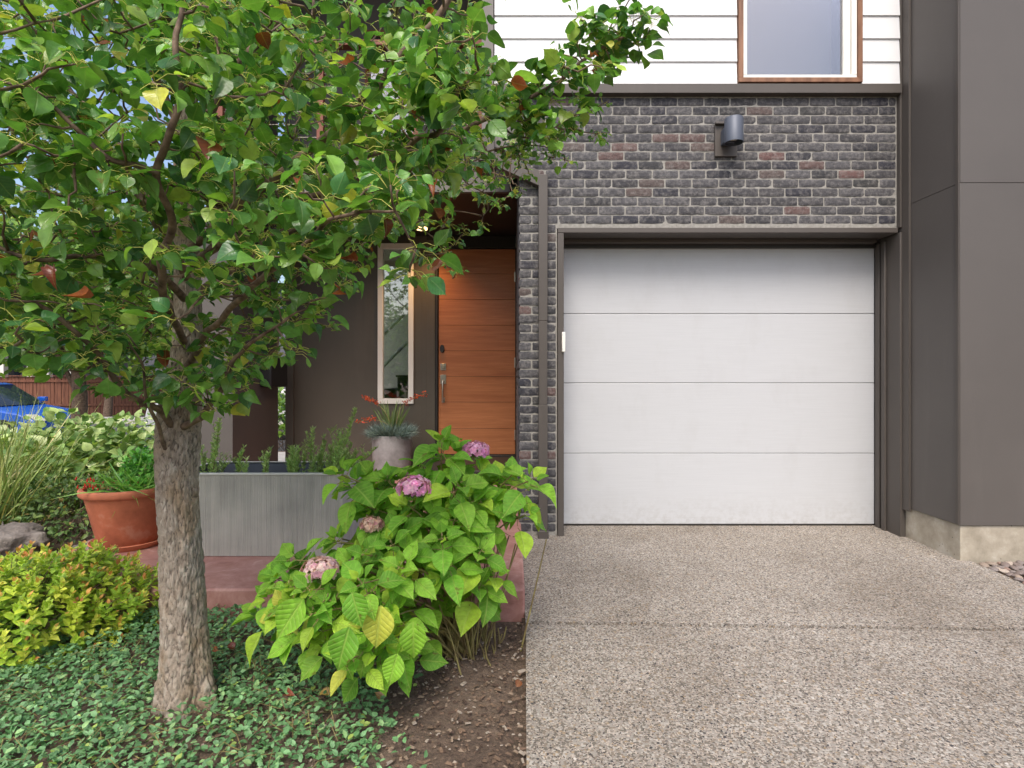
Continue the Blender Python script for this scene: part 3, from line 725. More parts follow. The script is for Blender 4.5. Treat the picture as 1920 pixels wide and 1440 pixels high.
# twigs: join each spur to the nearest wood, nearest first
dist = np.array([np.min(np.sum((NA-p)**2, axis=1)) for p in sp]); order = np.argsort(dist)
cap = len(NA); buf = np.zeros((cap+len(sp)*3, 3)); buf[:cap] = NA; cnt = cap
ends = []; tdir = []
for i in order:
    p = sp[i]; dd = np.sum((buf[:cnt]-p)**2, axis=1)+ .15*np.maximum(0, buf[:cnt, 2]-p[2])
    a = buf[int(np.argmin(dd))]; L_ = np.linalg.norm(p-a)
    if L_ < .01: ends.append(p); tdir.append(rdir(1, 0, 1)[0]); continue
    m1 = a+(p-a)*.35+rng.normal(0, .06*L_, 3)+np.array([0, 0, -.04*L_]); m2 = a+(p-a)*.7+rng.normal(0, .06*L_, 3)
    r_ = .0020+.004*min(1, L_/.5)
    limb.tube([a, m1, m2, p], [r_*1.4, r_*1.15, r_*.95, .0022], 5)
    buf[cnt:cnt+3] = [m1, m2, p]; cnt += 3
    ends.append(p); tdir.append((p-m2)/(np.linalg.norm(p-m2)+1e-9))
limb.build('branches', TW, TR)
ends = np.array(ends); tdir = np.array(tdir)
# leaves on long stalks
lv = Leaves(); pet = MB()
LP = []; LA = []; LN = []; LS = []
for e, td in zip(ends, tdir):
    far = e[1] > 2.35 and e[0] > -.9
    k = random.randint(6, 10); ph = random.random()*6.28
    for q in range(k):
        a = ph+q*2.4; ou = np.array([math.cos(a), math.sin(a), random.uniform(-.2, .8)])+td*.5
        ou /= np.linalg.norm(ou); pl_ = random.uniform(.025, .06)*(.6 if far else 1)
        b = e+rng.normal(0, .008, 3); m1 = b+ou*pl_*.6+np.array([0, 0, .004]); tip = b+ou*pl_+np.array([0, 0, -.006])
        if tip[1] < .95: continue
        pet.tube([b, m1, tip], [.0011, .0009, .0009], 3, 0, False)
        ax = ou*np.array([1, 1, .4])+np.array([0, 0, random.uniform(-1.1, .25)])+rng.normal(0, .35, 3)
        up = np.array([0, -.15, 1.])+rng.normal(0, .45, 3)
        LP.append(tip); LA.append(ax); LN.append(up); LS.append((.032+.05*random.random()**1.5)*(.56 if far and e[0] > -.6 else (.78 if far else 1)))
LP, LA, LN, LS = map(np.array, (LP, LA, LN, LS)); n = len(LP)
cl = pal(n, [(88, 134, 64), (106, 153, 70), (132, 174, 78), (68, 114, 64), (166, 192, 88), (192, 192, 80), (140, 74, 48)], [28, 30, 22, 18, 10, 1.4, 1.0], .2)
kk = rng.random(n); T_PEAR2 = template([(0, 0), (.05, .16), (.16, .33), (.32, .42), (.5, .40), (.66, .3), (.8, .17), (.87, .09), (.93, .035), (1, 0)], 5, .10); T_PEAR3 = template([(0, 0), (.08, .14), (.22, .27), (.42, .33), (.6, .29), (.78, .19), (.9, .08), (1, 0)], 5, .22)
for T_, lo, hi, fl_, fh_ in ((T_PEAR, 0, .4, .2, 1.4), (T_PEAR2, .4, .8, -.6, 1.6), (T_PEAR3, .8, 1.01, .5, 2.4)):
    q = (kk >= lo) & (kk < hi); c_ = int(q.sum())
    lv.add(T_, LP[q], LA[q], LN[q], LS[q], cl[q], rng.uniform(-.25, .6, c_), rng.uniform(.78, 1.1, c_), rng.uniform(fl_, fh_, c_), 0, 1.6)
# dead curled leaves
dp = np.array([tuple(P(*q)) for q in ((85, 495, 1.35), (100, 505, 1.35), (158, 535, 1.5), (663, 470, 1.5), (818, 345, 1.6), (90, 290, 1.45), (650, 100, 1.8), (60, 430, 1.6), (690, 110, 1.8), (640, 540, 1.7), (1115, 95, 2.2))])
nd_ = len(dp); lv.add(T_PEAR, dp, np.c_[rng.normal(0, .6, (nd_, 2)), -np.ones(nd_)*.6], rdir(nd_), rng.uniform(.045, .06, nd_), pal(nd_, [(150, 80, 44), (110, 52, 34)], [1, 1]), rng.uniform(.5, .9, nd_), .75, 3.0, 0, 2)
lv.build('crown', PEAR, TR); pet.build('leaf_stalks', PETI, TR)
print('pear leaves', n)

# ------------------------------------------------------------ hydrangea
HY = empty('hydrangea', P(850, 1215, 2.62), 'leafy hydrangea bush with pink mophead flowers growing in bare soil beside the driveway', 'shrub')
base = P(850, 1222, 2.62); base.z = GZ
ros = [(860, 850, 2.6), (705, 915, 2.5), (790, 868, 2.7), (905, 890, 2.6), (985, 965, 2.45), (950, 900, 2.75), (690, 950, 2.4), (770, 950, 2.3), (860, 960, 2.35), (915, 965, 2.5),
 (640, 1010, 2.45), (545, 1065, 2.25), (615, 1125, 2.0), (655, 1060, 2.2), (700, 1110, 2.05), (545, 1135, 2.1), (760, 1040, 2.2), (830, 1010, 2.2), (900, 1035, 2.3), (640, 890, 2.35), (668, 905, 2.5), (830, 850, 2.45), (960, 890, 2.5), (545, 1100, 2.05), (590, 1150, 1.95), (860, 910, 2.3),
 (925, 1080, 2.4), (690, 1180, 1.98), (600, 1185, 2.0), (730, 1160, 2.05), (735, 1000, 2.3), (820, 915, 2.5), (745, 905, 2.6), (660, 1235, 1.95),
 (760, 1230, 2.1), (880, 1000, 2.6), (700, 1030, 2.5), (800, 960, 2.8), (730, 980, 2.8), (630, 1080, 2.5), (850, 900, 2.85), (505, 1120, 2.25), (570, 1105, 2.3), (780, 1080, 2.5), (880, 920, 2.45)]
ros += [(a+random.uniform(-38, 38), b+random.uniform(-34, 34), c+random.uniform(-.15, .15)) for a, b, c in ros if not (a > 770 and b > 1040) and not (b > 1120) and not (a > 890 and b > 905) and not (b < 900 and a < 840)]
ros += [(840, 1060, 2.2), (900, 1100, 2.35), (880, 1050, 2.5), (700, 1215, 2.0), (740, 1200, 2.05), (530, 1150, 2.1), (560, 1185, 2.05), (520, 1085, 2.2), (615, 1210, 2.0)]
stm = MB(); hl = Leaves(); hp = []; ha = []; hn = []; hs = []; hc = []
def hleaf(p, ax, nr, s, low=0):
    hp.append(tuple(p)); ha.append(tuple(ax)); hn.append(tuple(nr)); hs.append(s)
    r = random.random()+low*.22
    hc.append((0 if r < .45 else 1 if r < .85 else 2 if r < 1.15 else 3))
for i, (px, py, Y) in enumerate(ros):
    e = P(px, py, Y); b = base+Vector((random.uniform(-.10, .10), random.uniform(-.1, .1), 0))
    hor = Vector((e.x-b.x, e.y-b.y, 0)); m1 = b+hor*.25+Vector((0, 0, (e.z-b.z)*.5)); m2 = b+hor*.68+Vector((0, 0, (e.z-b.z)*.88))
    if e.z < .12: m1 = b+hor*.35+Vector((0, 0, .16)); m2 = b+hor*.75+Vector((0, 0, .17))
    c = spline([b, m1, m2, e], 8); stm.tube(c, [.0055-.003*(q/len(c)) for q in range(len(c))], 6)
    d = (c[-1]-c[-3]).normalized()*.6+Vector((0, -.12, .6)); d.normalize()
    a0 = random.random()*6.28; lowf = 1 if py > 1130 else (.5 if py > 1040 else 0)
    u = d.orthogonal().normalized(); v = d.cross(u)
    for tier, (sz, el, cnt, off) in enumerate(((.075, 1.15, 2, .012), (.12, .85, 2, .0), (.16, .45, 2, -.028), (.175, .12, 2, -.07), (.165, -.2, 2, -.125))):
        if tier == 4 and random.random() < .35: continue
        for q in range(cnt):
            a = a0+tier*1.5708+q*math.pi+random.uniform(-.2, .2); rad_ = u*math.cos(a)+v*math.sin(a)
            ax = rad_*math.cos(el)+d*math.sin(el)+Vector((0, 0, -.15-.35*random.random()*(tier > 1)))
            p0 = e+d*off+rad_*.006; p1 = p0+(rad_+d*.3).normalized()*(.012+.022*(tier > 1))
            stm.tube([p0, p1], .0018, 4)
            hleaf(p1, ax, d+Vector((0, -.25, .2))+Vector(rng.normal(0, .16, 3)), sz*(.60+.26*(Y-1.9)/.6)*random.uniform(.78, 1.12), lowf)
    # opposite pairs lower down the cane
    for q in (-7, -11):
        if random.random() < .45 and len(c)+q > 8:
            pt = c[q]; a = random.random()*6.28
            for k in (0, 1):
                rad_ = Vector((math.cos(a+k*math.pi), math.sin(a+k*math.pi), .1)); hleaf(pt+rad_*.02, rad_+Vector((0, 0, -.3)), Vector((0, -.2, 1)), random.uniform(.09, .14), 1)
# a few big hanging leaves at the front as in the picture
for (px, py, Y, dx, dzz, s, lw) in ((655, 1175, 1.86, -.25, -1, .155, .2), (775, 1165, 1.95, .05, -1, .14, 1.4), (745, 1225, 1.95, -.25, -1, .12, 1.0), (660, 1110, 1.85, .3, -.7, .125, .9), (570, 1120, 1.95, -.5, -.8, .16, .2), (715, 1135, 1.9, -.1, -1, .15, 1.4)):
    hleaf(P(px, py, Y), (dx, -.35, dzz), (0.1, -1, .45), s, lw)
for _ in range(60):      # bare old canes and clipped stubs at the foot
    b = base+Vector((random.gauss(.05, .10), random.gauss(0, .08), 0)); hgt = random.choice((.06, .09, .3, .5)); e = b+Vector((random.uniform(-.25, .3)*hgt*1.4, random.uniform(-.2, .2)*hgt, hgt))
    stm.tube([b, (b+e)/2+Vector((random.uniform(-.01, .01), 0, 0)), e], [.0045, .0038, .003], 5)
stm.build('stems', STEMC, HY)
hcols = np.array([srgb(108, 162, 50), srgb(134, 184, 58), srgb(162, 196, 62), srgb(192, 194, 78)])
hc = hcols[np.array(hc)]*np.clip(rng.normal(1, .12, (len(hc), 1)), .7, 1.3)
hl.add(T_HYD, np.array(hp), np.array(ha), np.array(hn), np.array(hs), hc, rng.uniform(.1, .45, len(hp)), rng.uniform(.88, 1.12, len(hp)), rng.uniform(.4, 2.0, len(hp)), 0, 1.0, .05)
hl.build('leaves', HYD, HY)
def flowerhead(p, r, cols, lab):
    lf = Leaves(); n = 170; d = rdir(n, -.35, 1); c = np.array(tuple(p))+d*np.array([r, r, r*.68]); c += d*rng.uniform(-.16, .12, (n, 1))*r
    col = pal(n, cols, [1]*len(cols), .08)
    for q in range(4):
        t1 = np.cross(d, np.array([.3, .2, 1.])); t1 /= np.linalg.norm(t1, axis=1, keepdims=True); t2 = np.cross(d, t1)
        an = q*np.pi/2+np.arange(n)*1.3; ax = t1*np.cos(an)[:, None]+t2*np.sin(an)[:, None]+d*.12
        lf.add(T_PETAL, c, ax, d, r*.215, col*(.82+.06*q), rng.uniform(-.2, .3, n), 1.0)
    lf.add(T_OVAL, np.repeat(np.array([tuple(p)])-np.array([[0, 0, r*.2]]), 30, 0), rdir(30, -.6, .6), rdir(30), r*.8, np.array(srgb(120, 140, 80)))
    o = lf.build('flower_head', FLOR, HY); o['label'] = lab
flowerhead(P(892, 846, 2.5), .056, [(236, 172, 218), (242, 190, 226), (224, 146, 206)], 'small deep pink flower head at the top of the bush')
flowerhead(P(776, 915, 2.25), .062, [(240, 180, 222), (232, 150, 210), (250, 205, 232)], 'bright pink flower head in the middle of the bush')
flowerhead(P(600, 1070, 2.08), .062, [(232, 196, 204), (240, 212, 210), (214, 160, 178)], 'pale faded pink flower head low on the left')
flowerhead(P(697, 985, 2.28), .045, [(206, 170, 150), (220, 190, 170), (196, 140, 140)], 'withered beige pink flower head')

# ------------------------------------------------------------ vinca ground cover
def inbed(x, y):
    px = CX+F*x/y; py = HZ+F*(CH-GZ)/y
    lim = np.interp(py, [1080, 1110, 1180, 1250, 1300, 1358, 1440], [560, 560, 640, 690, 700, 730, 735])+25*noise.noise(Vector((x*4, y*4, 0)))*2
    return px < lim
N = 33000; pos = []
while len(pos) < N:
    x = random.uniform(-3.9, -.2); y = random.uniform(1.15, 2.94) if x > -2.85 else random.uniform(1.15, 3.6)
    if not inbed(x, y): 
        if not (x*F/y+CX < 800 and random.random() < .05): continue
    dn = noise.noise(Vector((x*3.5, y*3.5, 5)))
    if dn < -.42 and random.random() < .45: continue
    if math.hypot(x+1.27, y-2.2) < .115: continue
    if x > -1.35 and y < 2.2 and random.random() < .35+dn*.3: continue
    hgt = .05+.045*max(0, noise.noise(Vector((x*5, y*5, 9))))+(.03 if y > 2.6 else 0)
    pos.append((x, y, GZ+.012+hgt*random.random()**.6))
pos = np.array(pos)
ax = rdir(N, -.1, .7); ax[:, 0] += .25; nr = np.array([0, -.1, 1])+rng.normal(0, .38, (N, 3))
gc = Leaves(); gc.add(T_OVAL, pos, ax, nr, rng.uniform(.016, .033, N), pal(N, [(104, 150, 98), (124, 168, 116), (88, 130, 84), (146, 184, 122), (166, 188, 96)], [30, 28, 25, 12, 3], .18), rng.uniform(-.1, .4, N), .85)
gv = gc.build('ground_cover', SMALL); tag(gv, 'low glossy dark green periwinkle covering the bed under the tree', 'ground cover', kind='stuff')
vn = MB()
for _ in range(420):
    x = random.uniform(-2.9, -.6); y = random.uniform(1.4, 2.9)
    if not inbed(x, y) or math.hypot(x+1.27, y-2.2) < .16: continue
    a = random.random()*6.28; l_ = random.uniform(.08, .2)
    vn.tube([(x, y, GZ+.03), (x+math.cos(a)*l_*.5, y+math.sin(a)*l_*.5, GZ+.06+random.random()*.03), (x+math.cos(a)*l_, y+math.sin(a)*l_, GZ+.05)], .0012, 4)
tag(vn.build('vine_runners', STEMC), 'thin trailing stems running through the low green ground cover', 'vines', kind='stuff')

# mulch, grit and chips on bare soil
ch = MB()
for _ in range(4200):
    y = random.uniform(1.3, 2.9); x = random.uniform(-1.3, .05)
    if inbed(x, y) and random.random() < .6: continue
    s = random.uniform(.002, .0075)*(1.6 if random.random() < .05 else 1); a = random.random()*3.14; el = random.uniform(.3, 1.6); z = GZ+.02+.018*noise.noise(Vector((x*5, y*5, 0)))+random.random()*.008
    ch.cc = random.choice([srgb(134, 116, 98), srgb(104, 84, 68), srgb(84, 66, 54), srgb(118, 96, 78), srgb(72, 56, 46), srgb(150, 138, 124), srgb(96, 78, 62)])
    ca, sa = math.cos(a), math.sin(a); vs = []
    for (u, v, ww) in ((-1, -1, 0), (1, -1, .2), (1.2, 1, 0), (-1, 1, .3), (-.7, -.8, .9), (.8, -.7, 1.1), (.7, .8, .8), (-.9, .6, 1)):
        uu, vv = u*s*el*1.3, v*s*.7*random.uniform(.8, 1.2); vs.append((x+uu*ca-vv*sa, y+uu*sa+vv*ca, z+ww*s*.7-.002))
    ch.add(vs, [(0, 1, 5, 4), (1, 2, 6, 5), (2, 3, 7, 6), (3, 0, 4, 7), (4, 5, 6, 7)])
tag(ch.build('mulch', CHIP), 'loose bark chips and small stones scattered over the bare soil by the driveway', 'mulch', kind='stuff')

# fallen leaves
for (px, py, col, lab) in ((409, 1222, (170, 92, 56), 'curled orange brown fallen leaf standing just right of the tree foot'), (440, 1216, (130, 60, 44), 'small dark red fallen leaf on the ground cover right of the trunk'),
     (537, 1302, (150, 76, 56), 'flat red brown fallen leaf lying in front of the hydrangea'), (718, 1312, (186, 140, 104), 'tan fallen leaf lying on bare soil below the hydrangea'), (618, 1302, (206, 166, 92), 'yellow fallen leaf standing on edge in the ground cover'),
     (470, 1176, (120, 60, 44), 'dark red fallen leaf half hidden in the ground cover below the planter'), (968, 1288, (140, 90, 64), 'brown fallen leaf on the soil beside the driveway edge')):
    Y = F*(CH-GZ-.05)/(py-HZ); p = P(px, py, Y); lf = Leaves()
    lf.add(T_PEAR, np.array([tuple(p)]), np.array([[random.uniform(-1, 1), random.uniform(-.5, .5), random.uniform(0, .5)]]), np.array([[random.uniform(-.4, .4), -.5, .8]]), random.uniform(.045, .06), np.array([srgb(*col)]), .5, .8, 2.5, 0, 2)
    tag(lf.build('fallen_leaf', PEAR), lab, 'leaf', 'fallen leaves in the bed')

# ------------------------------------------------------------ golden shrub, left
GS = empty('golden_shrub', (-2.25, 2.65, GZ), 'low mounded shrub with small yellow green leaves and orange tips left of the tree', 'shrub')
gl_ = Leaves(); gst = MB(); n = 720
P0 = []; A0 = []; N0 = []; S0 = []; C0 = []
colA = [srgb(200, 216, 74), srgb(178, 206, 68), srgb(214, 220, 88), srgb(156, 190, 64)]; tipc = [srgb(214, 158, 80), srgb(218, 174, 84), srgb(206, 132, 76)]
for i in range(n):
    d = rdir(1, -.12, 1)[0]; rr = random.uniform(.8, 1.05)*(1+.16*noise.noise(Vector(d*2.2)))
    c = np.array([-2.46, 2.68, .0])+d*rr*np.array([.68, .47, .37]); c[1] += (c[0]+2.46)*.3
    if random.random() < .45 and c[0] > -2.0: c[2] *= .95
    root = np.array([-2.46+.3*d[0], 2.72+.2*d[1], GZ]); ax = (c-root); ax /= np.linalg.norm(ax); ax = ax*.6+np.array([0, 0, .6])+rng.normal(0, .15, 3); ax /= np.linalg.norm(ax)
    if i % 3 == 0: gst.tube([root, root+(c-root)*.5+np.array([0, 0, .03]), c], [.003, .0022, .0012], 4)
    k = 11; base_c = random.choice(colA)
    for q in range(k):
        t = q/(k-1); a = q*2.4+i; o = np.cross(ax, rdir(1)[0]); o = np.array([math.cos(a), math.sin(a), 0]); o = o-ax*np.dot(o, ax)
        P0.append(c-ax*(.075*(1-t))); A0.append(o*(1-.55*t)+ax*(.25+.9*t)); N0.append(ax*.8+np.array([0, -.3, .4])); S0.append((.052-.024*t)*random.uniform(.8, 1.25))
        C0.append(np.array(random.choice(tipc) if (t > .88 and random.random() < .5) else base_c)*random.uniform(.8, 1.15))
gst.build('stems', TW, GS)
n = len(P0); gl_.add(T_SMALL, np.array(P0), np.array(A0), np.array(N0), np.array(S0), np.array(C0), rng.uniform(0, .4, n), 1.05); 
# inner leaves in darker greens
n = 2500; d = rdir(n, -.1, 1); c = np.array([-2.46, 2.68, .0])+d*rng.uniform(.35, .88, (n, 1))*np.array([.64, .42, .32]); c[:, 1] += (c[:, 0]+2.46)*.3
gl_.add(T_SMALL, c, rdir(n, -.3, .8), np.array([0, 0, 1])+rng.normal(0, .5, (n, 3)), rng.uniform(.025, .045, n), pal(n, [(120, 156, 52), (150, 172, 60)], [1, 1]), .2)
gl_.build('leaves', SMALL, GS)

# ------------------------------------------------------------ pots and planter
PL = empty('planter', (-1.55, 3.7, SZ), 'long galvanised trough planter with fine vertical ribs standing on the red slab', 'planter')
x0, x1, y0, y1, z0, z1 = -2.076, -1.037, 3.48, 3.95, SZ+.003, .60
m = MB()
def wallrib(a, b, nrib, inn):
    a = Vector(a); b = Vector(b); d = b-a; nrm = Vector((d.y, -d.x, 0)).normalized(); vs = []; k = nrib*4
    for i in range(k+1):
        o = [0, .0026, .0030, .0008][i % 4]; q = a+d*(i/k)+nrm*o; vs += [(q.x, q.y, z0), (q.x, q.y, z1-.014)]
    m.add(vs, [(2*i, 2*i+2, 2*i+3, 2*i+1) for i in range(k)])
wallrib((x0, y0, 0), (x1, y0, 0), 96, 0); wallrib((x1, y0, 0), (x1, y1, 0), 44, 0); wallrib((x1, y1, 0), (x0, y1, 0), 40, 0); wallrib((x0, y1, 0), (x0, y0, 0), 44, 0)
m.build('trough', GALV, PL)
i_ = MB(); t = .02; i_.add([(x0+t, y0+t, z1-.003), (x1-t, y0+t, z1-.003), (x1-t, y1-t, z1-.003), (x0+t, y1-t, z1-.003), (x0+t, y0+t, z1-.2), (x1-t, y0+t, z1-.2), (x1-t, y1-t, z1-.2), (x0+t, y1-t, z1-.2)], [(0, 1, 5, 4), (1, 2, 6, 5), (2, 3, 7, 6), (3, 0, 4, 7)]); i_.build('liner', LAMPM, PL)
boxpart('rim', GALVR, PL, (x0-.006, x1+.006, y0-.008, y0+.02, z1-.013, z1), (x0-.006, x1+.006, y1-.02, y1+.006, z1-.013, z1), (x0-.006, x0+.02, y0+.021, y1-.021, z1-.0132, z1-.0002), (x1-.02, x1+.006, y0+.021, y1-.021, z1-.0132, z1-.0002))
ps = MB(); ps.add([(x0+.021, y0+.021, z1-.09), (x1-.021, y0+.021, z1-.09), (x1-.021, y1-.021, z1-.09), (x0+.021, y1-.021, z1-.09)], [(0, 1, 2, 3)]); ps.build('potting_soil', SOIL, PL)
def rosemary(name, lab, sprigs, group='rosemary plants in the trough'):
    b0 = sprigs[0]; e0 = empty(name, (b0[0], b0[1], z1-.09), lab, 'herb', group); sm_ = MB(); lf = Leaves(); pp = []; aa = []
    for (bx, by, tx, ty, tz_) in sprigs:
        b = Vector((bx, by, z1-.09)); e = Vector((tx, ty, tz_)); c = spline([b, b*.6+e*.4+Vector((random.uniform(-.02, .02), 0, .02)), e], 10)
        sm_.tube(c, [.003-.002*q/len(c) for q in range(len(c))], 4)
        L_ = (e-b).length; k = int(L_*620)
        for _s in range(random.randint(2, 4)):
            a_ = c[random.randint(2, len(c)-4)]; e_ = a_+Vector((random.uniform(-.05, .05), random.uniform(-.05, .05), random.uniform(.05, .13))); c2 = spline([a_, (a_+e_)/2, e_], 5); sm_.tube(c2, .0012, 4)
            for q in range(34):
                a = random.random()*6.28; pp.append(tuple(c2[random.randrange(len(c2))])); aa.append((math.cos(a), math.sin(a), .9))
        for q in range(k):
            t = random.random()**.8; p = c[min(len(c)-1, int(t*(len(c)-1)))]+(e-b)*random.uniform(-.02, .02); a = random.random()*6.28
            o = Vector((math.cos(a), math.sin(a), .7+.3*t)); pp.append(tuple(p)); aa.append(tuple(o))
    n = len(pp); sm_.build('stems', STEMC, e0)
    lf.add(T_NEEDLE, np.array(pp), np.array(aa), rdir(n), rng.uniform(.02, .036, n), pal(n, [(176, 206, 120), (150, 184, 102), (198, 216, 144)], [2, 2, 1]), .1, 1.1)
    lf.build('needles', SMALL, e0)
def spg(px, py, Y=3.7, bx=None):
    t = P(px, py, Y); b = P(bx if bx else px, 885, Y); return (b.x, Y, t.x, t.y, t.z)
rosemary('rosemary', 'sparse rosemary sprigs at the left end of the planter behind the trunk', [spg(412, 782, 3.6, 395), spg(400, 830, 3.7, 392), spg(384, 850, 3.6), spg(392, 862, 3.8, 400), spg(430, 868, 3.75, 410)])
rosemary('rosemary', 'two short single rosemary sprigs in the left half of the planter', [spg(455, 846, 3.7, 450), spg(445, 868, 3.7, 440), spg(462, 872, 3.6), spg(502, 852, 3.65, 495), spg(495, 872, 3.7)])
rosemary('rosemary', 'upright group of rosemary shoots in the middle of the planter', [spg(548, 838, 3.7), spg(562, 840, 3.65, 560), spg(556, 860, 3.6), spg(587, 800, 3.7, 583), spg(540, 862, 3.6, 545), spg(572, 855, 3.75), spg(610, 826, 3.8, 605)])
rosemary('rosemary', 'dense bushy rosemary with one tall leaning shoot at the right end of the planter', [spg(668, 762, 3.75, 632), spg(655, 812, 3.7, 630), spg(640, 822, 3.65, 625), spg(660, 830, 3.8, 640), spg(620, 835, 3.7), spg(632, 838, 3.6, 622), spg(600, 850, 3.65), spg(612, 852, 3.6, 615), spg(648, 850, 3.6, 640), spg(665, 850, 3.7, 648), spg(628, 858, 3.55), spg(590, 862, 3.6), spg(708, 838, 3.75, 655), spg(690, 850, 3.7, 650), spg(642, 835, 3.85, 630), spg(672, 845, 3.85, 650)])

def pot(name, c, prof, mat, lab, cat, saucer=None):
    e = empty(name, c, lab, cat); m = MB(); m.lathe(c, prof, 64); o = m.build('pot', mat, e)
    if saucer: m = MB(); m.lathe(c, saucer, 64); m.build('saucer', mat, e)
    return e
pc_ = P(243, 1010, 3.74); pc_.z = SZ
TP = pot('terracotta_pot', tuple(pc_), [(.0001, .02), (.165, .02), (.175, .03), (.245, .33), (.247, .335), (.268, .34), (.275, .352), (.275, .378), (.268, .388), (.25, .388), (.243, .38), (.238, .32), (.0001, .32)], TERRA, 'large terracotta flower pot on its saucer between the golden shrub and the trunk', 'flower pot', [(.0001, .0), (.20, .0), (.225, .035), (.22, .04), (.20, .018), (.0001, .016)])
m = MB(); m.lathe(tuple(pc_), [(.0001, .345), (.237, .34)], 48); m.build('potting_soil', SOIL, TP)
# herbs in the terracotta pot
e = empty('pepper_plant', (pc_.x-.08, pc_.y-.02, SZ+.34), 'ornamental chilli plant with tiny red peppers in the terracotta pot', 'plant')
lf = Leaves(); n = 420; d = rdir(n, 0, 1); c = np.array([pc_.x-.09, pc_.y-.05, SZ+.35])+d*np.array([.16, .14, .13])*rng.uniform(.4, 1, (n, 1))
lf.add(T_SMALL, c, d+rng.normal(0, .4, (n, 3)), np.array([0, -.2, 1])+rng.normal(0, .4, (n, 3)), rng.uniform(.02, .04, n), pal(n, [(98, 140, 60), (120, 150, 70), (82, 120, 58)], [1, 1, 1]), .3); lf.build('leaves', SMALL, e)
RED = M('red_pepper', srgb(176, 30, 20), .3)
for i in range(16):
    m = MB(); p = Vector((pc_.x-.17+random.uniform(-.05, .1), pc_.y-.17+random.uniform(-.02, .05), SZ+.40+random.uniform(-.02, .06))); m.tube([p, p+Vector((random.uniform(-.01, .01), 0, .022))], [.006, .002], 6); m.build('pepper', RED, e)
e = empty('basil_plant', (pc_.x+.1, pc_.y, SZ+.34), 'bright green leafy herb with arching grassy blades at the back of the terracotta pot', 'plant')
lf = Leaves(); n = 520; d = rdir(n, -.1, 1); c = np.array([pc_.x+.09, pc_.y+.03, SZ+.44])+d*np.array([.15, .14, .18])*rng.uniform(.5, 1, (n, 1))
lf.add(T_OVAL, c, d+rng.normal(0, .5, (n, 3)), np.array([0, -.2, 1])+rng.normal(0, .4, (n, 3)), rng.uniform(.025, .05, n), pal(n, [(88, 160, 50), (110, 176, 66), (70, 136, 46)], [1, 1, 1]), .3)
n = 160; b = np.array([pc_.x+.1, pc_.y-.06, SZ+.36])+rng.normal(0, .05, (n, 3))*[1, 1, .2]; lf.add(T_BLADE, b, rdir(n, .25, .9), rdir(n), rng.uniform(.16, .32, n), pal(n, [(96, 164, 52), (130, 184, 76)], [1, 1]), rng.uniform(.3, 1.0, n), .9)
lf.build('leaves', SMALL, e)

gp_ = P(735, 884, 6.3); gp_.z = SZ
GP = pot('grey_pot', tuple(gp_), [(.0001, .0), (.192, .0), (.204, .02), (.222, .43), (.222, .45), (.205, .452), (.2, .40), (.0001, .40)], GPOT, 'round grey concrete pot below the tall narrow window', 'flower pot')
m = MB(); m.lathe(tuple(gp_), [(.0001, .42), (.2, .415)], 32); m.build('potting_soil', SOIL, GP)
e = empty('fescue', (gp_.x, gp_.y, SZ+.42), 'dense tuft of blue grey fescue spilling over the rim of the grey pot', 'grass')
lf = Leaves(); n = 3200; b = np.array([gp_.x, gp_.y, SZ+.44])+np.c_[rng.uniform(-.16, .16, (n, 2)), np.zeros(n)]; dd = b-np.array([gp_.x, gp_.y, SZ+.38]); dd[:, 2] = rng.uniform(.03, .16, n)
lf.add(T_BLADE, b, dd+rng.normal(0, .03, (n, 3)), rdir(n), rng.uniform(.10, .2, n), pal(n, [(104, 124, 122), (94, 116, 114), (150, 168, 162)], [1, 1, .6]), rng.uniform(.1, .5, n), .9); lf.build('blades', GRASS, e)
e = empty('red_yucca', (gp_.x+.02, gp_.y, SZ+.42), 'upright sword leaved plant with thin arching stalks of small red flowers in the grey pot', 'plant')
lf = Leaves(); n = 46; b = np.array([gp_.x+.01, gp_.y-.02, SZ+.44])+rng.normal(0, .03, (n, 3))*[1, 1, .1]; a = rng.uniform(-1, 1, n)
lf.add(T_BLADE, b, np.c_[a*.62, rng.normal(0, .2, n), np.ones(n)], np.array([0, -1, .1])+rng.normal(0, .2, (n, 3)), rng.uniform(.25, .44, n), pal(n, [(74, 92, 46), (98, 116, 60)], [1, 1]), rng.uniform(-.1, .25, n), 1.6); lf.build('blades', GRASS, e)
for pts in ([(735, 800), (720, 770), (700, 752), (684, 744)], [(735, 800), (715, 790), (695, 786), (668, 792)], [(742, 800), (750, 768), (768, 750), (797, 738)]):
    st2 = MB(); fl = Leaves(); c = spline([P(x, y, 6.22) for x, y in pts], 8); st2.tube(c, .0035, 4)
    for q in c[-12:]:
        k = 9; fl.add(T_OVAL, np.array(tuple(q))+rng.normal(0, .012, (k, 3)), rdir(k), rdir(k), rng.uniform(.014, .026, k), pal(k, [(176, 52, 30), (200, 84, 44)], [1, 1]))
    k_o = st2.build('flower_stalk', STEMC, e); fl.build('flowers', SMALL, k_o)

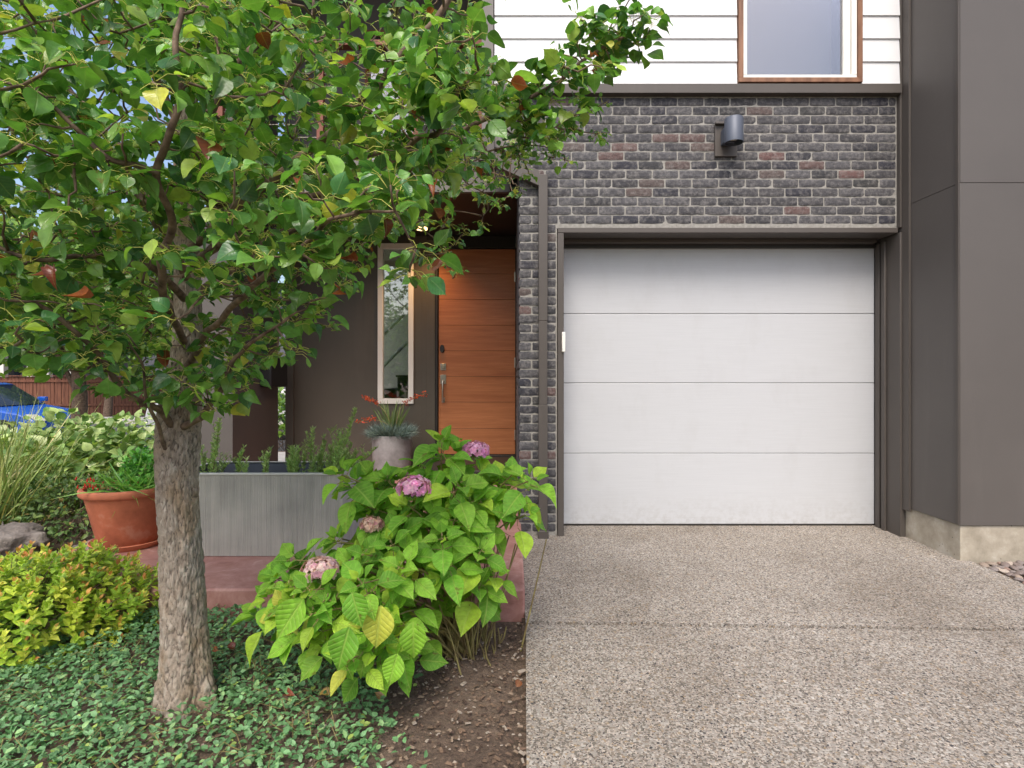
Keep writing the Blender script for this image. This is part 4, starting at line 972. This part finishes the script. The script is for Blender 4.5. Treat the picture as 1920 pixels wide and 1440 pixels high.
# ------------------------------------------------------------ boulder, river pebbles
def boulder(name, c, s, seed, lab, cat):
    bm = bmesh.new(); bmesh.ops.create_icosphere(bm, subdivisions=5, radius=1)
    for v in bm.verts:
        p = v.co.copy(); q = Vector((round(p.x*1.6+.2*p.z)/1.6, round(p.y*1.5)/1.5, round(p.z*1.5)/1.5))
        p = p*.62+q*.38; p *= 1+.14*noise.noise(p*2+Vector((seed, 0, 0)))+.05*noise.noise(p*6+Vector((seed, 0, 0)))+.02*noise.noise(p*16)
        v.co = Vector((p.x*s[0], p.y*s[1], p.z*s[2]))
    me = bpy.data.meshes.new(name); bm.to_mesh(me); bm.free(); me.materials.append(ROCK.m)
    for f in me.polygons: f.use_smooth = True
    o = bpy.data.objects.new(name, me); COL.objects.link(o); o.location = c; tag(o, lab, cat)
b_ = P(10, 1010, 3.95); boulder('boulder', (b_.x-.02, b_.y, .03), (.26, .22, .14), 3, 'rough grey boulder at the left edge behind the golden shrub', 'rock')
f_ = P(188, 1003, 3.75); boulder('stepping_stone', (f_.x-.03, f_.y-.05, SZ-.02), (.14, .1, .03), 9, 'flat grey stone beside the foot of the terracotta pot', 'rock')
pb = []
bm = bmesh.new(); bmesh.ops.create_icosphere(bm, subdivisions=3, radius=1); me = None
pebcols = [srgb(132, 116, 102), srgb(112, 102, 100), srgb(150, 132, 116), srgb(104, 90, 86), srgb(164, 150, 136), srgb(128, 100, 88)]
meshes = []
for i, c in enumerate(pebcols*2):
    b2 = bm.copy()
    for v in b2.verts: v.co *= 1+.12*noise.noise(v.co*1.3+Vector((i*7, 0, 0)))
    me = bpy.data.meshes.new('pebble'); b2.to_mesh(me); b2.free(); a = me.attributes.new('lc', 'FLOAT_COLOR', 'POINT'); a.data.foreach_set('color', np.tile([*c, 1], len(me.vertices)).astype(np.float32)); me.materials.append(PEB.m)
    for f in me.polygons: f.use_smooth = True
    meshes.append(me)
bm.free()
placed = []
for i in range(4000):
    x = random.uniform(3.02, 3.75); y = random.uniform(3.05, 3.70)
    s = random.uniform(.016, .032)
    if any(math.hypot(x-a, (y-b)*1.2) < (s+c)*.78 for a, b, c in placed): continue
    placed.append((x, y, s))
    if len(placed) > 210: break
for x, y, s in placed:
    o = bpy.data.objects.new('pebble', random.choice(meshes)); COL.objects.link(o); o.location = (x, y, -.03+s*.35); o.scale = (s*1.25, s*.9, s*.55); o.rotation_euler = (random.uniform(-.3, .3), random.uniform(-.3, .3), random.random()*3.14)
    tag(o, 'smooth rounded river pebble in the bed at the foot of the tower', 'pebble', 'river pebbles beside the driveway')

# ------------------------------------------------------------ plants behind the bed, left
def leafshrub(name, c, r, n, T_, size, cols, wts, lab, cat='shrub', droop=.3, zmin=-.2, up=1., stems=30, group=None, shell=.55):
    e = empty(name, (c[0], c[1], gh(c[0], c[1])), lab, cat, group); lf = Leaves(); d = rdir(n, zmin, 1)
    rr = rng.uniform(shell, 1.05, (n, 1))*(1+.22*np.array([noise.noise(Vector(q*2.3)+Vector(c)) for q in d]))[:, None]
    p = np.array(c)+d*rr*np.array(r); p[:, 2] = np.maximum(p[:, 2], gh(c[0], c[1])+.01)
    ax = d+rng.normal(0, .6, (n, 3)); lf.add(T_, p, ax, np.array([0, -.25, up])+rng.normal(0, .45, (n, 3)), rng.uniform(size[0], size[1], n), pal(n, cols, wts), droop, 1.0); lf.build('leaves', SMALL, e)
    sm_ = MB(); b = Vector((c[0], c[1], gh(c[0], c[1])))
    for i in range(stems):
        q = p[random.randrange(n)]; bb = b+Vector((random.uniform(-.4, .4)*r[0], random.uniform(-.4, .4)*r[1], 0)); sm_.tube([bb, bb*.5+Vector(q)*.5+Vector((0, 0, .06)), q], [.006, .004, .002], 4)
    sm_.build('stems', TW, e); return e
pale = [(126, 156, 84), (164, 184, 112), (98, 132, 66), (204, 214, 158)]
leafshrub('leafy_shrub', (-4.15, 5.6, .22), (.95, .8, .62), 1900, T_PEAR, (.05, .13), pale, [3, 3, 3, 1], 'wide pale green large leaved shrub behind the terracotta pot', shell=.2, zmin=.0)
leafshrub('leafy_shrub', (-5.7, 6.6, .10), (1.0, .8, .42), 1100, T_PEAR, (.05, .13), pale, [3, 2, 3, 1], 'pale green arching shrub at the left edge in front of the blue car')
leafshrub('leafy_shrub', (-3.9, 7.2, .40), (.7, .6, .6), 1100, T_SMALL, (.05, .09), pale, [3, 2, 3, 1], 'light green bush just left of the trunk in front of the white car')
leafshrub('dark_shrub', (-3.35, 4.45, .08), (.62, .45, .34), 2200, T_SMALL, (.03, .06), [(84, 112, 52), (64, 92, 44), (112, 134, 64), (150, 130, 80)], [3, 3, 2, .6], 'low dark green weedy shrub between the boulder and the terracotta pot')
leafshrub('dark_shrub', (-4.2, 4.5, .1), (.5, .45, .36), 1500, T_SMALL, (.03, .06), [(84, 112, 52), (64, 92, 44), (112, 134, 64), (170, 156, 100)], [3, 3, 2, 1], 'low green plant with dry stems behind the boulder')
e = empty('ornamental_grass', (-3.9, 4.25, GZ), 'tall feathery ornamental grass at the far left edge behind the boulder', 'grass'); lf = Leaves(); n = 230
b = np.array([-3.95, 4.25, GZ])+rng.normal(0, .09, (n, 3))*[1, 1, .1]; lf.add(T_BLADE, b, np.c_[rng.normal(.05, .35, (n, 2)), np.ones(n)], rdir(n), rng.uniform(.6, 1.25, n), pal(n, [(130, 150, 80), (160, 166, 100), (104, 130, 62), (196, 184, 130)], [3, 2, 2, 1]), rng.uniform(.1, .55, n), .32); lf.build('blades', GRASS, e)
e = empty('ornamental_grass', (-4.6, 5.2, GZ), 'thin arching grass with pale seed stalks between the leafy shrubs behind the pot', 'grass'); lf = Leaves(); n = 300
b = np.array([-4.6, 5.15, GZ])+rng.normal(0, .22, (n, 3))*[1, 1, .1]; lf.add(T_BLADE, b, np.c_[rng.normal(.1, .4, (n, 2)), np.ones(n)], rdir(n), rng.uniform(.7, 1.25, n), pal(n, [(150, 168, 92), (176, 178, 112), (124, 150, 76), (206, 194, 140)], [3, 2, 2, 1.4]), rng.uniform(.1, .6, n), .26); lf.build('blades', GRASS, e)
# greenery seen through the slot beside the porch
leafshrub('hedge_shrub', (-4.5, 11.0, .2), (1.1, .9, .75), 1500, T_OVAL, (.08, .14), [(84, 120, 48), (116, 150, 60)], [1, 1], 'green shrub seen through the slot between wing wall and entry wall')

# ------------------------------------------------------------ cars
def car(name, loc, rz, paintm, lab):
    e = empty(name, loc, lab, 'car', None, rz); bpy.context.view_layer.update()
    def W(p): a = math.cos(rz); b = math.sin(rz); return (loc[0]+p[0]*a-p[1]*b, loc[1]+p[0]*b+p[1]*a, loc[2]+p[2])
    def loft(prof, wfun, mat, nm, par, bev=.03):
        m = MB(); k = len(prof); secs = [-1, -.86, 0, .86, 1]; vs = []
        for s in secs:
            for (x, z) in prof:
                sc = 1 if abs(s) < 1 else .97
                vs.append(W((x*sc, s*wfun(z), z if abs(s) < 1 else .45+(z-.45)*.95)))
        fs = [(a*k+i, a*k+(i+1) % k, (a+1)*k+(i+1) % k, (a+1)*k+i) for a in range(len(secs)-1) for i in range(k)]+[tuple(range(k)), tuple(reversed(range((len(secs)-1)*k, len(secs)*k)))]
        m.add(vs, fs, 0, False); return m.build(nm, mat, par, bev)
    body = [(-2.15, .28), (-2.2, .6), (-2.12, .9), (-1.6, .98), (-.2, .95), (.95, .92), (1.75, .78), (2.12, .62), (2.18, .35), (2.1, .22), (-2.05, .22)]
    bo = loft(body, lambda z: .88, paintm, 'body', e)
    loft([(-1.85, .96), (-1.35, 1.38), (-1.1, 1.44), (.1, 1.45), (.3, 1.42), (1.0, .93)], lambda z: .85-.32*max(0, z-.95), CARG, 'windows', e, .01)
    loft([(-1.3, 1.41), (-1.05, 1.462), (.1, 1.472), (.3, 1.43), (.1, 1.435), (-1.05, 1.43)], lambda z: .71, paintm, 'roof', e, .01)
    for sx in (-1, 1):
        for wx in (-1.35, 1.35):
            m = MB(); q0 = W((wx, sx*.70, .32)); q1 = W((wx, sx*.895, .32)); m.tube([q0, q1], .32, 28); o = m.build('wheel', TYRE, e, .02)
            m = MB(); q2 = W((wx, sx*.90, .32)); m.tube([q1, q2], [.2, .19], 14); m.build('rim', METAL, o)
        m = MB(); m.add([W(q) for q in ((2.0, sx*.6, .62), (2.0, sx*.84, .62), (1.85, sx*.86, .76), (1.92, sx*.6, .74), (2.17, sx*.6, .6), (2.1, sx*.84, .6))], [(0, 1, 2, 3), (4, 5, 2, 3), (0, 4, 5, 1)]); m.build('headlight', LENS, e)
        m = MB(); m.box(-.1, .1, -.06, .06, 0, .12); m.v = [W((v[0]+.75, v[1]+sx*.98, v[2]+.98)) for v in m.v]; m.build('mirror', paintm, e, .02)
    return e
car('parked_car', (-13.1, 14.0, -.47), R(0), CARB, 'bright blue parked car seen through foliage at the left edge')
car('parked_car', (-7.3, 15.5, -.47), R(0), CARW, 'white parked car mostly hidden behind the tree trunk')

# ------------------------------------------------------------ far fence, houses and street trees
m = MB(); x = -34
fe = empty('wooden_fence', (-24, 24, -.5), 'brown vertical board fence across the street behind the blue car', 'fence')
while x < -13.5: m.box(x, x+.135, 24+random.uniform(-.01, .01), 24.03, -.5, 1.12+random.uniform(-.01, .01)); x += .15
m.box(-34, -13.5, 23.95, 23.995, .9, .98); m.box(-34, -13.5, 23.95, 23.995, -.1, -.02); m.build('boards', FENCE, fe)
m = MB(); m.box(-34, -13.5, 23.92, 24.08, 1.14, 1.18); m.build('cap_rail', FENCE, fe)
fh = empty('far_house', (-29, 33, -.5), 'pale house with white porch columns behind the brown fence', 'house')
boxpart('wall', FARG, fh, (-38, -20, 33, 40, -.5, 5.5)); 
m = MB(); m.add([(-38.5, 32.0, 5.5), (-19.5, 32.0, 5.5), (-19.5, 41, 5.5), (-38.5, 41, 5.5), (-38.5, 36.5, 8.2), (-19.5, 36.5, 8.2)], [(0, 1, 5, 4), (3, 4, 5, 2), (0, 4, 3), (1, 2, 5)]); m.build('roof', BLACKISH, fh)
for cx_ in (-29.6, -28.4, -26.8, -25.9, -24.6): boxpart('column', VINYL, fh, (cx_-.16, cx_+.16, 31.6, 31.9, -.5, 3.0))
boxpart('porch_roof', VINYL, fh, (-33, -22, 31.3, 32.99, 3.01, 3.3))
for cx_ in (-29, -26.2): boxpart('window', CARG, fh, (cx_-.5, cx_+.5, 32.95, 33.02, .6, 2.4))
fh = empty('far_house', (-9, 36, -.5), 'dark grey house across the street behind the white car', 'house')
boxpart('wall', FARG, fh, (-17.5, -4, 36, 44, -.5, 5.2)); m = MB(); m.add([(-18, 35.4, 5.2), (-3.5, 35.4, 5.2), (-3.5, 44.6, 5.2), (-18, 44.6, 5.2), (-18, 40, 7.6), (-3.5, 40, 7.6)], [(0, 1, 5, 4), (3, 4, 5, 2), (0, 4, 3), (1, 2, 5)]); m.build('roof', BLACKISH, fh)
for cx_ in (-15, -11, -7): boxpart('window', CARG, fh, (cx_-.6, cx_+.6, 35.93, 36.02, .8, 2.3))
boxpart('garage_door', WHITE, fh, (-16.9, -14.1+.6, 35.9, 35.99, -.4, 0.3))

def fartree(name, x, y, h, cr, cz, lab, n=5000, cols=((98, 136, 50), (124, 160, 60), (78, 112, 44), (160, 182, 72)), sz=(.09, .2), grp=None, wts=(3, 3, 3, 1)):
    gz = gh(x, y); e = empty(name, (x, y, gz), lab, 'tree', grp); m = MB()
    m.tube(spline([(x, y, gz), (x+.1, y, gz+h*.25), (x-.05, y, gz+h*.5), (x, y, gz+h*.8)], 6), [.16-.12*i/18 for i in range(19)], 10)
    cen = []
    for i in range(26):
        d = rdir(1, -.6, 1)[0]; c = np.array([x, y, gz+cz])+d*np.array(cr)*random.uniform(.45, .85); cen.append(c)
        a = Vector((x, y, gz+h*random.uniform(.25, .6))); m.tube([a, a*.5+Vector(c)*.5+Vector((0, 0, .15)), c], [.05, .03, .01], 5)
    m.build('trunk', TW, e); cen = np.array(cen); i = rng.integers(0, len(cen), n)
    p = cen[i]+rdir(n)*rng.uniform(.3, 1, (n, 1))**.5*np.array(cr)*.42
    lf = Leaves(); lf.add(T_OVAL, p, rdir(n, -.8, .5), np.array([0, -.3, 1])+rng.normal(0, .5, (n, 3)), rng.uniform(sz[0], sz[1], n), pal(n, cols, wts), .3, 1.1); lf.build('crown', SMALL, e); return e
fartree('street_tree', -8.3, 10.8, 5.0, (2.4, 1.8, 2.2), 3.1, 'green tree with low branches just in front of the blue car', 8500)
fartree('street_tree', -15.5, 21.8, 7, (3.2, 3, 3.2), 4.2, 'tall yellow green tree across the street beside the brown fence', 7000, sz=(.14, .3))
fartree('street_tree', -24, 26, 7, (4, 3, 3.2), 4.8, 'dark green tree in front of the house with white columns', 6000, sz=(.2, .36))
fartree('street_tree', -7.0, 24.0, 7, (3.0, 2.5, 2.8), 4.2, 'round green tree directly behind the pear trunk across the street', 5000, sz=(.16, .3))
# trees across the street behind the camera, seen only as reflections in the panes
fartree('street_tree', -5.2, -11, 4.2, (3.0, 2, 2.4), 1.7, 'leafy street tree behind the viewpoint reflected in the sidelight window', 6000, sz=(.2, .34))
fartree('street_tree', 2.5, -17, 8, (3.6, 3, 3.4), 4.0, 'second leafy tree further behind the viewpoint reflected in the glass', 3500, sz=(.2, .36))
